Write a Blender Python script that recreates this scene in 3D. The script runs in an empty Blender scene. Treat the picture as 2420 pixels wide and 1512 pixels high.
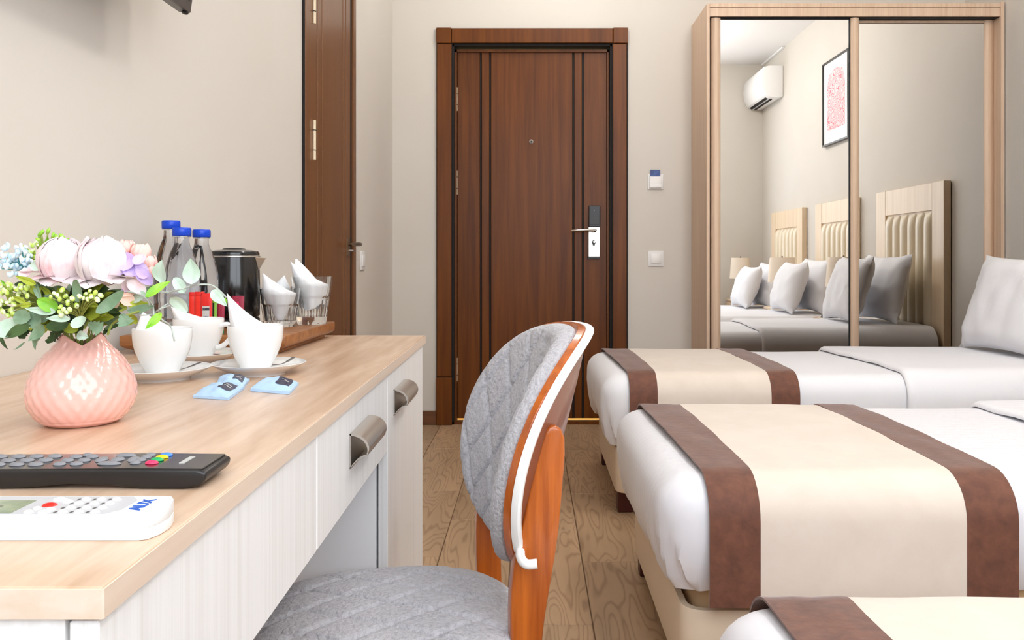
import bpy, bmesh, math, random
from math import pi, sin, cos, sqrt
from mathutils import Vector, Matrix, noise

random.seed(7)
SC = bpy.context.scene
COL = SC.collection

# ------------------------------------------------------------------ camera, world, lights, exposure
F, VX, VY, ZC = 2000.0, 1256.0, 612.0, 0.922          # focal length and vanishing point in pixels, lens height
cd = bpy.data.cameras.new('camera'); cam = bpy.data.objects.new('camera', cd); COL.objects.link(cam)
cam.location = (0, 0, ZC); cam.rotation_euler = (pi / 2, 0, 0)
cd.sensor_width = 36.0; cd.lens = 36.0 * F / 2420.0
cd.shift_x = -(VX - 1210.0) / 2420.0; cd.shift_y = -(756.0 - VY) / 2420.0
cd.clip_start = 0.02
SC.camera = cam

wd = bpy.data.worlds.new('sky'); SC.world = wd; wd.use_nodes = True
bg = wd.node_tree.nodes['Background']; bg.inputs[0].default_value = (0.80, 0.88, 1.0, 1); bg.inputs[1].default_value = 2.0

def area(name, loc, rot, sx, sy, power, col):
    l = bpy.data.lights.new(name, 'AREA'); l.shape = 'RECTANGLE'; l.size = sx; l.size_y = sy
    l.energy = power; l.color = col
    o = bpy.data.objects.new(name, l); o.location = loc; o.rotation_euler = rot; COL.objects.link(o)
    return o
# daylight through the window in the wall behind the camera
area('window_daylight', (0.55, -0.42, 1.72), (pi / 2, 0, 0), 2.3, 1.7, 25.0, (0.955, 0.985, 1.0))
# unseen globe lamps added on the ceiling as soft fill light
FILL_GLOBES = ((1.15, 1.15), (1.08, 2.5), (0.15, 3.95))
for (gx, gy), gp in zip(FILL_GLOBES, (19.0, 21.0, 10.0)):
    pl_ = bpy.data.lights.new('fill_globe_light', 'POINT'); pl_.energy = gp; pl_.shadow_soft_size = 0.14; pl_.color = (1.0, 0.972, 0.93)
    po_ = bpy.data.objects.new('fill_globe_light', pl_); po_.location = (gx, gy, 2.72); COL.objects.link(po_)

SC.view_settings.view_transform = 'Standard'
SC.view_settings.look = 'None'
SC.view_settings.gamma = 1.0
SC.view_settings.use_curve_mapping = False
SC.view_settings.exposure = 0.54
cy = SC.cycles
cy.use_denoising = True
cy.max_bounces = 12; cy.diffuse_bounces = 6; cy.glossy_bounces = 5; cy.transmission_bounces = 10; cy.transparent_max_bounces = 8
cy.caustics_reflective = False; cy.caustics_refractive = True
cy.sample_clamp_indirect = 6.0
cy.blur_glossy = 0.5

# ------------------------------------------------------------------ helpers
def srgb(r, g, b):
    f = lambda c: (c / 255 / 12.92) if c / 255 <= 0.04045 else ((c / 255 + 0.055) / 1.055) ** 2.4
    return (f(r), f(g), f(b), 1.0)

def P(x, y, Y):
    return ((x - VX) * Y / F, Y, ZC + (VY - y) * Y / F)

MATS = {}
def mat(name, col, rough=0.5, metal=0.0, grain=None, bump=None, coat=0.0, sheen=0.0, trans=0.0, ior=1.45, rand=0.0, spec=0.5, sub=0.0, alpha=1.0):
    """grain = (scale xyz, colour 2, contrast lo, hi, detail); bump = (scale xyz, strength, distance)"""
    m = bpy.data.materials.new(name); m.use_nodes = True
    nt = m.node_tree; nd = nt.nodes; lk = nt.links
    b = nd['Principled BSDF']
    b.inputs['Base Color'].default_value = col
    b.inputs['Roughness'].default_value = rough
    b.inputs['Metallic'].default_value = metal
    b.inputs['IOR'].default_value = ior
    b.inputs['Coat Weight'].default_value = coat
    b.inputs['Coat Roughness'].default_value = 0.12
    b.inputs['Sheen Weight'].default_value = sheen
    b.inputs['Sheen Roughness'].default_value = 0.4
    b.inputs['Transmission Weight'].default_value = trans
    b.inputs['Specular IOR Level'].default_value = spec
    b.inputs['Subsurface Weight'].default_value = sub
    tc = nd.new('ShaderNodeTexCoord')
    vec = tc.outputs['Object']
    if rand:
        oi = nd.new('ShaderNodeObjectInfo'); ad = nd.new('ShaderNodeVectorMath'); ad.operation = 'ADD'
        mu = nd.new('ShaderNodeMath'); mu.operation = 'MULTIPLY'; mu.inputs[1].default_value = 37.0
        lk.new(oi.outputs['Random'], mu.inputs[0]); lk.new(vec, ad.inputs[0]); lk.new(mu.outputs[0], ad.inputs[1])
        vec = ad.outputs[0]
    if grain:
        sc, c2, lo, hi, det = grain
        mp = nd.new('ShaderNodeMapping'); mp.inputs['Scale'].default_value = sc
        nz = nd.new('ShaderNodeTexNoise'); nz.inputs['Scale'].default_value = 1.0; nz.inputs['Detail'].default_value = det
        nz.inputs['Roughness'].default_value = 0.6; nz.inputs['Distortion'].default_value = 0.35
        rp = nd.new('ShaderNodeMapRange'); rp.inputs[1].default_value = lo; rp.inputs[2].default_value = hi
        mx = nd.new('ShaderNodeMix'); mx.data_type = 'RGBA'
        lk.new(vec, mp.inputs[0]); lk.new(mp.outputs[0], nz.inputs[0]); lk.new(nz.outputs[0], rp.inputs[0])
        lk.new(rp.outputs[0], mx.inputs[0]); mx.inputs[6].default_value = col; mx.inputs[7].default_value = c2
        lk.new(mx.outputs[2], b.inputs['Base Color'])
        m['mix'] = mx.name
    if bump:
        sc, st, di = bump
        mp = nd.new('ShaderNodeMapping'); mp.inputs['Scale'].default_value = sc
        nz = nd.new('ShaderNodeTexNoise'); nz.inputs['Scale'].default_value = 1.0; nz.inputs['Detail'].default_value = 4.0
        bp = nd.new('ShaderNodeBump'); bp.inputs['Strength'].default_value = st; bp.inputs['Distance'].default_value = di
        lk.new(vec, mp.inputs[0]); lk.new(mp.outputs[0], nz.inputs[0]); lk.new(nz.outputs[0], bp.inputs['Height'])
        lk.new(bp.outputs[0], b.inputs['Normal'])
    MATS[name] = m
    return m

ROOTM = {}
def wm(o):
    return ROOTM.get(o.name, Matrix.Identity(4))

def thing(name, label, cat, loc=(0, 0, 0), rotz=0.0, group=None):
    o = bpy.data.objects.new(name, None); COL.objects.link(o)
    o.empty_display_size = 0.05
    o.location = loc; o.rotation_euler = (0, 0, rotz)
    o['label'] = label; o['category'] = cat
    if group: o['group'] = group
    ROOTM[o.name] = Matrix.Translation(loc) @ Matrix.Rotation(rotz, 4, 'Z')
    return o

def obj(name, geo, m, parent=None, smooth=True, local=False, loc=None, label=None, cat=None, kind=None, group=None, angle=38, mods=None):
    """geo in world coordinates (or the parent's when local); one mesh object"""
    verts, faces = geo
    me = bpy.data.meshes.new(name)
    o = bpy.data.objects.new(name, me); COL.objects.link(o)
    if parent is not None:
        M = wm(parent); o.parent = parent
        if not local:
            inv = M.inverted(); verts = [inv @ Vector(v) for v in verts]
        ROOTM[o.name] = M
    else:
        if loc is not None:
            lv = Vector(loc); verts = [Vector(v) - lv for v in verts]; o.location = loc
            ROOTM[o.name] = Matrix.Translation(loc)
    me.from_pydata([tuple(v) for v in verts], [], faces)
    bm = bmesh.new(); bm.from_mesh(me); bmesh.ops.recalc_face_normals(bm, faces=bm.faces); bm.to_mesh(me); bm.free()
    if smooth:
        me.polygons.foreach_set('use_smooth', [True] * len(me.polygons))
        me.set_sharp_from_angle(angle=math.radians(angle))
    me.materials.append(m)
    if label: o['label'] = label
    if cat: o['category'] = cat
    if kind: o['kind'] = kind
    if group: o['group'] = group
    return o

def dup(o, name=None, parent=None, loc=None, rotz=None, label=None):
    c = o.copy(); COL.objects.link(c)
    if parent is not None: c.parent = parent
    if loc is not None: c.location = loc
    if rotz is not None: c.rotation_euler = (0, 0, rotz)
    if label: c['label'] = label
    for ch in [x for x in o.children]:
        dup(ch, parent=c)
    return c

def join(*gs):
    V, Fc = [], []
    for v, f in gs:
        n = len(V); V += [tuple(a) for a in v]; Fc += [tuple(i + n for i in q) for q in f]
    return V, Fc

def xf(g, M):
    return [M @ Vector(v) for v in g[0]], g[1]

def from_bm(bm):
    bm.verts.index_update()
    r = [v.co.copy() for v in bm.verts], [tuple(v.index for v in f.verts) for f in bm.faces]
    bm.free(); return r

def bevelled(g, w, seg=2, ang=25):
    bm = bmesh.new()
    vs = [bm.verts.new(v) for v in g[0]]
    for f in g[1]: bm.faces.new([vs[i] for i in f])
    bmesh.ops.recalc_face_normals(bm, faces=bm.faces)
    es = [e for e in bm.edges if len(e.link_faces) == 2 and e.calc_face_angle(0) > math.radians(ang)]
    bmesh.ops.bevel(bm, geom=es, offset=w, segments=seg, affect='EDGES', profile=0.5, clamp_overlap=True)
    return from_bm(bm)

def bx(x0, x1, y0, y1, z0, z1, b=0.0, seg=2):
    v = [(x, y, z) for z in (z0, z1) for x, y in ((x0, y0), (x1, y0), (x1, y1), (x0, y1))]
    f = [(3, 2, 1, 0), (4, 5, 6, 7), (0, 1, 5, 4), (1, 2, 6, 5), (2, 3, 7, 6), (3, 0, 4, 7)]
    return bevelled((v, f), b, seg) if b else (v, f)

def prism(poly, a, b, axis='z', bev=0.0, seg=2):
    n = len(poly)
    def mk(p, h):
        return (p[0], p[1], h) if axis == 'z' else ((p[0], h, p[1]) if axis == 'y' else (h, p[0], p[1]))
    v = [mk(p, a) for p in poly] + [mk(p, b) for p in poly]
    f = [tuple(range(n - 1, -1, -1)), tuple(range(n, 2 * n))] + [(i, (i + 1) % n, n + (i + 1) % n, n + i) for i in range(n)]
    return bevelled((v, f), bev, seg) if bev else (v, f)

def lathe(prof, n=40, c=(0, 0, 0), cap=True, close=False):
    v, f = [], []
    for r, z in prof:
        for i in range(n):
            a = 2 * pi * i / n
            v.append((c[0] + r * cos(a), c[1] + r * sin(a), c[2] + z))
    m = len(prof)
    for j in range(m - 1 + (1 if close else 0)):
        for i in range(n):
            j2 = (j + 1) % m
            f.append((j * n + i, j * n + (i + 1) % n, j2 * n + (i + 1) % n, j2 * n + i))
    if cap and not close:
        f.append(tuple(range(n - 1, -1, -1))); f.append(tuple((m - 1) * n + i for i in range(n)))
    return v, f

def tube(path, r, n=8, flat=1.0, up=(0, 0, 1)):
    v, f = [], []
    pts = [Vector(p) for p in path]; m = len(pts)
    rs = r if isinstance(r, (list, tuple)) else [r] * m
    for j, p in enumerate(pts):
        d = (pts[min(j + 1, m - 1)] - pts[max(j - 1, 0)]).normalized()
        u = Vector(up)
        s = d.cross(u)
        if s.length < 1e-4: s = d.cross(Vector((1, 0, 0)))
        s.normalize(); w = s.cross(d)
        for i in range(n):
            a = 2 * pi * i / n
            v.append(p + s * (rs[j] * cos(a)) + w * (rs[j] * flat * sin(a)))
    for j in range(m - 1):
        for i in range(n):
            f.append((j * n + i, j * n + (i + 1) % n, (j + 1) * n + (i + 1) % n, (j + 1) * n + i))
    f.append(tuple(range(n - 1, -1, -1))); f.append(tuple((m - 1) * n + i for i in range(n)))
    return v, f

def grid(nu, nv, fn, wrapu=False):
    v = [fn(i / (nu if wrapu else nu - 1), j / (nv - 1)) for j in range(nv) for i in range(nu)]
    f = []
    for j in range(nv - 1):
        for i in range(nu if wrapu else nu - 1):
            i2 = (i + 1) % nu
            f.append((j * nu + i, j * nu + i2, (j + 1) * nu + i2, (j + 1) * nu + i))
    return v, f

def smooth_path(pts, n=6):
    pts = [Vector(p) for p in pts]; out = []
    for i in range(len(pts) - 1):
        p0, p1, p2, p3 = pts[max(i - 1, 0)], pts[i], pts[i + 1], pts[min(i + 2, len(pts) - 1)]
        for k in range(n):
            t = k / n
            out.append(0.5 * ((2 * p1) + (p2 - p0) * t + (2 * p0 - 5 * p1 + 4 * p2 - p3) * t * t + (3 * p1 - p0 - 3 * p2 + p3) * t ** 3))
    out.append(pts[-1]); return out

def ellipsoid(c, r, n=8, m=6, M=None):
    v, f = [], []
    for j in range(m + 1):
        th = pi * j / m
        for i in range(n):
            a = 2 * pi * i / n
            p = Vector((r[0] * sin(th) * cos(a), r[1] * sin(th) * sin(a), r[2] * cos(th)))
            if M: p = M @ p
            v.append(Vector(c) + p)
    for j in range(m):
        for i in range(n):
            f.append((j * n + i, j * n + (i + 1) % n, (j + 1) * n + (i + 1) % n, (j + 1) * n + i))
    return v, f

def align(d):
    return Vector(d).to_track_quat('Z', 'Y').to_matrix()

def nz(x, y, z): return noise.noise(Vector((x, y, z)))

# ------------------------------------------------------------------ materials
m_wall = mat('wall_paint', srgb(210, 205, 197), 0.85, bump=((160, 160, 160), 0.05, 0.002), grain=((1.5, 1.5, 1.5), srgb(207, 201, 192), 0.3, 0.7, 2))
m_ceil = mat('ceiling_paint', (0.86, 0.85, 0.84, 1), 0.9)
m_grout = mat('grout', srgb(120, 92, 68), 0.8)
m_floor = mat('wood_look_tile', srgb(172, 140, 106), 0.42, rand=1.0, bump=((120, 9, 9), 0.12, 0.002))
def floor_grain(m):
    nt = m.node_tree; nd = nt.nodes; lk = nt.links; b = nd['Principled BSDF']
    oi = nd.new('ShaderNodeObjectInfo'); tc = nd.new('ShaderNodeTexCoord'); ad = nd.new('ShaderNodeVectorMath'); ad.operation = 'ADD'
    mu = nd.new('ShaderNodeMath'); mu.operation = 'MULTIPLY'; mu.inputs[1].default_value = 23.0
    lk.new(oi.outputs['Random'], mu.inputs[0]); lk.new(tc.outputs['Object'], ad.inputs[0]); lk.new(mu.outputs[0], ad.inputs[1])
    mp = nd.new('ShaderNodeMapping'); mp.inputs['Scale'].default_value = (11.0, 1.5, 1.0); lk.new(ad.outputs[0], mp.inputs[0])
    n1 = nd.new('ShaderNodeTexNoise'); n1.inputs['Scale'].default_value = 1.0; n1.inputs['Detail'].default_value = 1.5; lk.new(mp.outputs[0], n1.inputs[0])
    m1 = nd.new('ShaderNodeMath'); m1.operation = 'MULTIPLY'; m1.inputs[1].default_value = 17.0; lk.new(n1.outputs[0], m1.inputs[0])
    fr = nd.new('ShaderNodeMath'); fr.operation = 'PINGPONG'; fr.inputs[1].default_value = 0.5; lk.new(m1.outputs[0], fr.inputs[0])
    rp = nd.new('ShaderNodeMapRange'); rp.inputs[1].default_value = 0.0; rp.inputs[2].default_value = 0.22; lk.new(fr.outputs[0], rp.inputs[0])
    mx = nd.new('ShaderNodeMix'); mx.data_type = 'RGBA'
    mx.inputs[6].default_value = srgb(154, 124, 95); mx.inputs[7].default_value = srgb(181, 151, 119); lk.new(rp.outputs[0], mx.inputs[0])
    mp2 = nd.new('ShaderNodeMapping'); mp2.inputs['Scale'].default_value = (14, 2.0, 1); lk.new(ad.outputs[0], mp2.inputs[0])
    n2 = nd.new('ShaderNodeTexNoise'); n2.inputs['Scale'].default_value = 1.0; n2.inputs['Detail'].default_value = 5; lk.new(mp2.outputs[0], n2.inputs[0])
    r2 = nd.new('ShaderNodeMapRange'); r2.inputs[1].default_value = 0.3; r2.inputs[2].default_value = 0.7; r2.inputs[3].default_value = 0.82; r2.inputs[4].default_value = 1.08
    lk.new(n2.outputs[0], r2.inputs[0])
    r3 = nd.new('ShaderNodeMapRange'); r3.inputs[3].default_value = 0.9; r3.inputs[4].default_value = 1.08; lk.new(oi.outputs['Random'], r3.inputs[0])
    mm = nd.new('ShaderNodeMath'); mm.operation = 'MULTIPLY'; lk.new(r2.outputs[0], mm.inputs[0]); lk.new(r3.outputs[0], mm.inputs[1])
    vm = nd.new('ShaderNodeVectorMath'); vm.operation = 'SCALE'; lk.new(mx.outputs[2], vm.inputs[0]); lk.new(mm.outputs[0], vm.inputs['Scale'])
    lk.new(vm.outputs[0], b.inputs['Base Color'])
floor_grain(m_floor)
m_door = mat('stained_door_wood', srgb(110, 60, 14), 0.38, grain=((30, 30, 1.4), srgb(82, 41, 7), 0.36, 0.7, 6), coat=0.0, spec=0.28, rand=1.0)
m_bath = mat('brown_door_wood', srgb(116, 74, 40), 0.34, grain=((20, 20, 1.4), srgb(102, 62, 30), 0.35, 0.7, 4), coat=0.1)
m_black = mat('black_gap', srgb(16, 10, 8), 0.7)
m_skirt = mat('baseboard_wood', srgb(112, 70, 42), 0.45, grain=((3, 3, 60), srgb(88, 52, 30), 0.35, 0.7, 3))
m_steel = mat('brushed_steel', srgb(205, 200, 193), 0.32, metal=1.0, bump=((400, 400, 6), 0.04, 0.001))
m_darksteel = mat('dark_steel', srgb(120, 116, 112), 0.28, metal=1.0)
m_bronze = mat('bronze_metal', srgb(122, 100, 80), 0.32, metal=1.0)
m_hinge = mat('satin_hinge', srgb(222, 206, 178), 0.5, metal=0.2)
m_bronze2 = mat('spout_steel', srgb(170, 160, 148), 0.3, metal=1.0)
m_brass = mat('brass', srgb(222, 164, 62), 0.45)
m_plblack = mat('black_plastic', srgb(30, 28, 28), 0.34)
m_gloss = mat('gloss_black', srgb(18, 16, 16), 0.16, coat=0.3)
m_dgrey = mat('dark_grey_plastic', srgb(88, 84, 82), 0.4)
m_rubber = mat('grey_rubber', srgb(128, 128, 132), 0.42)
m_white = mat('white_plastic', srgb(232, 231, 230), 0.35)
m_key = mat('keypad_grey', srgb(186, 186, 189), 0.5)
m_white2 = mat('off_white_plastic', srgb(226, 225, 224), 0.45)  # slightly greyer, rougher white plastic for plates and seam
m_ward = mat('pale_ash_laminate', srgb(214, 188, 163), 0.45, grain=((70, 70, 1.6), srgb(196, 166, 140), 0.35, 0.72, 4))
m_mirror = mat('mirror_glass', (0.93, 0.925, 0.91, 1), 0.0, metal=1.0)
m_oak = mat('oak_laminate', srgb(213, 185, 160), 0.27, grain=((34, 3.4, 34), srgb(188, 156, 128), 0.36, 0.72, 7))
m_oakedge = mat('oak_edge_band', srgb(222, 203, 186), 0.4, grain=((40, 2.5, 90), srgb(212, 190, 168), 0.35, 0.7, 4))
m_desk = mat('white_grain_laminate', srgb(236, 236, 236), 0.42, grain=((150, 150, 1.5), srgb(221, 219, 217), 0.42, 0.78, 6))
m_deskin = mat('white_laminate', srgb(240, 241, 243), 0.45)
m_sheet = mat('white_cotton', srgb(228, 228, 232), 0.85, sheen=0.2, bump=((14, 14, 9), 0.22, 0.010))
m_stripe = mat('white_satin_stripe', srgb(238, 238, 242), 0.75, sheen=0.2, bump=((14, 14, 9), 0.14, 0.008))
m_pillow = mat('white_pillowcase', srgb(228, 228, 232), 0.85, sheen=0.2, bump=((16, 16, 12), 0.25, 0.010))
m_base = mat('cream_leatherette', srgb(226, 208, 184), 0.5, bump=((60, 60, 60), 0.1, 0.002))
m_bedleg = mat('dark_red_wood', srgb(70, 26, 20), 0.4)
m_matt = mat('tan_ticking', srgb(198, 168, 130), 0.8)
m_beige = mat('beige_suede', srgb(222, 210, 198), 0.85, sheen=0.25, bump=((50, 50, 50), 0.12, 0.003), grain=((9, 9, 9), srgb(215, 202, 189), 0.3, 0.7, 4))
m_brown = mat('brown_suede', srgb(114, 72, 54), 0.7, sheen=0.35, bump=((45, 45, 45), 0.22, 0.004), grain=((38, 38, 38), srgb(92, 56, 42), 0.35, 0.7, 6))
m_hframe = mat('headboard_ash', srgb(228, 207, 178), 0.42, grain=((50, 50, 1.6), srgb(216, 192, 160), 0.35, 0.72, 4))
m_channel = mat('cream_vinyl', srgb(222, 208, 182), 0.4, coat=0.1)
m_shade = mat('linen_shade', srgb(232, 218, 200), 0.8, bump=((300, 300, 300), 0.1, 0.001), sub=0.0)
m_night = mat('nightstand_ash', srgb(222, 200, 172), 0.45, grain=((3, 50, 50), srgb(206, 180, 150), 0.35, 0.72, 4))
m_fabric = mat('grey_embossed_fabric', srgb(182, 180, 184), 0.9, sheen=0.2, grain=((190, 190, 190), srgb(160, 158, 163), 0.46, 0.68, 4), bump=((170, 170, 170), 0.9, 0.004))
m_chair = mat('orange_stained_wood', srgb(188, 98, 30), 0.28, grain=((60, 60, 3.5), srgb(140, 62, 14), 0.38, 0.72, 6), coat=0.5)
m_leather = mat('brown_lacquered_panel', srgb(138, 80, 56), 0.38, coat=0.3, grain=((12, 12, 4), srgb(122, 68, 46), 0.35, 0.7, 4))
m_trimw = mat('white_edge_strip', srgb(240, 240, 238), 0.4)
m_vase = mat('pink_glaze', srgb(234, 178, 168), 0.14, coat=0.4, grain=((30, 30, 30), srgb(238, 188, 178), 0.3, 0.7, 2))
m_china = mat('white_china', srgb(232, 232, 231), 0.14, coat=0.3)
m_paper = mat('white_tissue', srgb(234, 234, 235), 0.9, bump=((60, 60, 40), 0.3, 0.004))
m_glass = mat('clear_glass', (0.97, 0.98, 0.98, 1), 0.0, trans=1.0, ior=1.45)
m_water = mat('bottled_water', (0.86, 0.89, 0.945, 1), 0.0, trans=1.0, ior=1.33)
m_cap = mat('blue_cap', srgb(6, 66, 196), 0.35)
m_tray = mat('walnut_board', srgb(158, 104, 58), 0.42, grain=((12, 60, 60), srgb(122, 74, 36), 0.35, 0.7, 5), coat=0.15)
m_red = mat('red_foil', srgb(226, 40, 24), 0.35, grain=((160, 160, 12), srgb(44, 16, 16), 0.52, 0.58, 1))
m_redp = mat('red_print', srgb(214, 34, 30), 0.4)
m_crim = mat('crimson_paper', srgb(150, 32, 58), 0.5)
m_green = mat('green_paper', srgb(24, 128, 72), 0.5)
m_lime = mat('lime_paper', srgb(120, 170, 50), 0.5)
m_sach = mat('pale_blue_paper', srgb(176, 208, 240), 0.5, bump=((120, 120, 120), 0.25, 0.003))
m_navy = mat('navy_print', srgb(30, 36, 66), 0.4)
m_grey = mat('grey_print', srgb(190, 188, 184), 0.6)
m_lcd = mat('lcd_glass', srgb(150, 158, 132), 0.15, grain=((60, 60, 60), srgb(120, 130, 108), 0.4, 0.7, 2))
m_butred = mat('red_button', srgb(232, 34, 20), 0.35)
m_butpink = mat('pink_red_button', srgb(232, 52, 96), 0.35)
m_butgreen = mat('green_button', srgb(30, 160, 90), 0.35)
m_butyel = mat('yellow_button', srgb(245, 200, 20), 0.35)
m_butblue = mat('blue_button', srgb(66, 130, 225), 0.35)
m_logo = mat('blue_lettering', srgb(30, 86, 176), 0.5)
m_acsh = mat('appliance_white', srgb(238, 238, 238), 0.3)
m_frame = mat('black_frame', srgb(46, 42, 38), 0.3)
m_matb = mat('passepartout', srgb(244, 243, 242), 0.8)
m_petal = mat('blush_petal', srgb(226, 214, 215), 0.7, sub=0.0, grain=((48, 48, 48), srgb(236, 180, 186), 0.50, 0.80, 3))
m_pink = mat('pink_petal', srgb(240, 170, 166), 0.7, grain=((70, 70, 70), srgb(246, 208, 192), 0.35, 0.7, 3))
m_peach = mat('peach_petal', srgb(250, 214, 196), 0.7)
m_lilac = mat('lilac_petal', srgb(204, 184, 228), 0.7, grain=((60, 60, 60), srgb(190, 160, 216), 0.4, 0.75, 3))
m_bblue = mat('pale_blue_bud', srgb(196, 222, 238), 0.6, grain=((110, 110, 110), srgb(244, 248, 250), 0.4, 0.62, 1))
m_sage = mat('sage_leaf', srgb(136, 162, 134), 0.6, grain=((45, 45, 45), srgb(106, 136, 104), 0.35, 0.7, 3))
m_pale = mat('pale_leaf', srgb(196, 214, 200), 0.6, grain=((40, 40, 40), srgb(170, 194, 170), 0.35, 0.7, 3))
m_leaf = mat('bright_leaf', srgb(112, 176, 40), 0.5, grain=((50, 50, 50), srgb(158, 200, 70), 0.35, 0.7, 3))
m_olive = mat('olive_leaf', srgb(142, 156, 46), 0.6, grain=((50, 50, 50), srgb(178, 188, 60), 0.35, 0.7, 3))
m_dark = mat('dark_leaf', srgb(72, 98, 52), 0.6, grain=((50, 50, 50), srgb(46, 66, 34), 0.35, 0.7, 3))
m_limeb = mat('lime_berry', srgb(188, 216, 90), 0.5, grain=((160, 160, 160), srgb(236, 244, 206), 0.45, 0.62, 1))
m_stem = mat('green_stem', srgb(140, 150, 70), 0.6)
m_wire = mat('grey_green_stem', srgb(176, 184, 176), 0.5)
def stripe_bump(m):
    nt = m.node_tree; nd = nt.nodes; lk = nt.links; b = nd['Principled BSDF']
    tc = nd.new('ShaderNodeTexCoord'); sx = nd.new('ShaderNodeSeparateXYZ'); lk.new(tc.outputs['Object'], sx.inputs[0])
    mu = nd.new('ShaderNodeMath'); mu.operation = 'MULTIPLY'; mu.inputs[1].default_value = 2 * pi / 0.03; lk.new(sx.outputs[1], mu.inputs[0])
    sn = nd.new('ShaderNodeMath'); sn.operation = 'SINE'; lk.new(mu.outputs[0], sn.inputs[0])
    rp = nd.new('ShaderNodeMapRange'); rp.inputs[1].default_value = -0.15; rp.inputs[2].default_value = 0.15; rp.inputs[3].default_value = 0.45; rp.inputs[4].default_value = 0.8
    lk.new(sn.outputs[0], rp.inputs[0]); lk.new(rp.outputs[0], b.inputs['Roughness'])
    mx = nd.new('ShaderNodeMix'); mx.data_type = 'RGBA'; mx.inputs[6].default_value = srgb(229, 229, 233); mx.inputs[7].default_value = srgb(225, 225, 230)
    lk.new(rp.outputs[0], mx.inputs[0]); lk.new(mx.outputs[2], b.inputs['Base Color'])
stripe_bump(m_stripe)
def print_mat(name):
    m = mat(name, srgb(240, 200, 202), 0.8); nt = m.node_tree; nd = nt.nodes; lk = nt.links; b = nd['Principled BSDF']
    tc = nd.new('ShaderNodeTexCoord')
    mp = nd.new('ShaderNodeMapping'); mp.inputs['Scale'].default_value = (9, 9, 9); lk.new(tc.outputs['Object'], mp.inputs[0])
    n1 = nd.new('ShaderNodeTexNoise'); n1.inputs['Scale'].default_value = 1.0; n1.inputs['Detail'].default_value = 2; lk.new(mp.outputs[0], n1.inputs[0])
    m1 = nd.new('ShaderNodeMath'); m1.operation = 'MULTIPLY'; m1.inputs[1].default_value = 15.0; lk.new(n1.outputs[0], m1.inputs[0])
    fr = nd.new('ShaderNodeMath'); fr.operation = 'PINGPONG'; fr.inputs[1].default_value = 0.5; lk.new(m1.outputs[0], fr.inputs[0])
    rp = nd.new('ShaderNodeMapRange'); rp.inputs[1].default_value = 0.12; rp.inputs[2].default_value = 0.22; lk.new(fr.outputs[0], rp.inputs[0])
    mx = nd.new('ShaderNodeMix'); mx.data_type = 'RGBA'; mx.inputs[6].default_value = srgb(220, 124, 136); mx.inputs[7].default_value = srgb(239, 207, 208)
    lk.new(rp.outputs[0], mx.inputs[0]); lk.new(mx.outputs[2], b.inputs['Base Color']); return m
m_print = print_mat('pink_line_print')

# ------------------------------------------------------------------ room shell
XL, XR, YB, YR, H = -0.774, 2.415, 4.717, -0.15, 2.95
floor = obj('floor', bx(XL - .1, XR + .1, YR - .1, YB + .1, -0.06, -0.004), m_grout, smooth=False, kind='structure')
PW, PL, GAP = 0.22, 0.75, 0.003
cache = {}
def plank(x0, x1, y0, y1):
    w, l = round(x1 - x0, 4), round(y1 - y0, 4)
    if w < 0.01 or l < 0.01: return
    key = (w, l)
    if key not in cache:
        o = obj('plank', bx(-w / 2, w / 2, -l / 2, l / 2, -0.004, 0.0, 0.0012, 1), m_floor, parent=floor, local=True, smooth=False)
        cache[key] = o
    else:
        o = cache[key].copy(); COL.objects.link(o)
    o.location = ((x0 + x1) / 2, (y0 + y1) / 2, 0)
joints = {0: 2.577, -1: 2.135, -2: 2.994, -3: 3.37, 1: 2.30, 2: 2.75, 3: 2.45, 4: 2.9, 5: 2.2, -4: 2.6, -5: 3.0}
for k in range(-5, 11):
    x0 = max(0.155 + PW * k + GAP / 2, XL); x1 = min(0.155 + PW * (k + 1) - GAP / 2, XR)
    if x1 <= x0: continue
    j0 = joints.get(k, 2.3 + (k * 0.37) % 0.7) - 5 * PL
    for n in range(12):
        y0 = max(j0 + n * PL + GAP / 2, YR); y1 = min(j0 + (n + 1) * PL - GAP / 2, YB)
        if y1 > y0: plank(x0, x1, y0, y1)
obj('ceiling', bx(XL - .1, XR + .1, YR - .1, YB + .1, H, H + .1), m_ceil, smooth=False, kind='structure')
# left wall with the opening of the bathroom door
BD0, BD1, BDZ = 2.95, 3.60, 2.06
obj('wall_left', join(bx(XL - .1, XL, YR - .1, BD0, 0, H), bx(XL - .1, XL, BD1, YB + .1, 0, H), bx(XL - .1, XL, BD0, BD1, BDZ, H)), m_wall, smooth=False, kind='structure')
# back wall with the opening of the entrance door
sB = YB / F
def bxp(x): return (x - VX) * sB
def bzp(y): return ZC + (VY - y) * sB
DX0, DX1, DZ = bxp(1068), bxp(1447), bzp(104)
obj('wall_back', join(bx(XL, DX0, YB, YB + .16, 0, H), bx(DX1, XR, YB, YB + .16, 0, H), bx(DX0, DX1, YB, YB + .16, DZ, H)), m_wall, smooth=False, kind='structure')
obj('wall_right', bx(XR, XR + .1, YR - .1, YB + .16, 0, H), m_wall, smooth=False, kind='structure')
WX0, WX1, WZ0, WZ1 = -0.55, 1.62, 0.85, 2.55
obj('wall_rear', join(bx(XL, WX0, YR - .12, YR, 0, H), bx(WX1, XR, YR - .12, YR, 0, H), bx(WX0, WX1, YR - .12, YR, 0, WZ0), bx(WX0, WX1, YR - .12, YR, WZ1, H)), m_wall, smooth=False, kind='structure')
fr = 0.05
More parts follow.
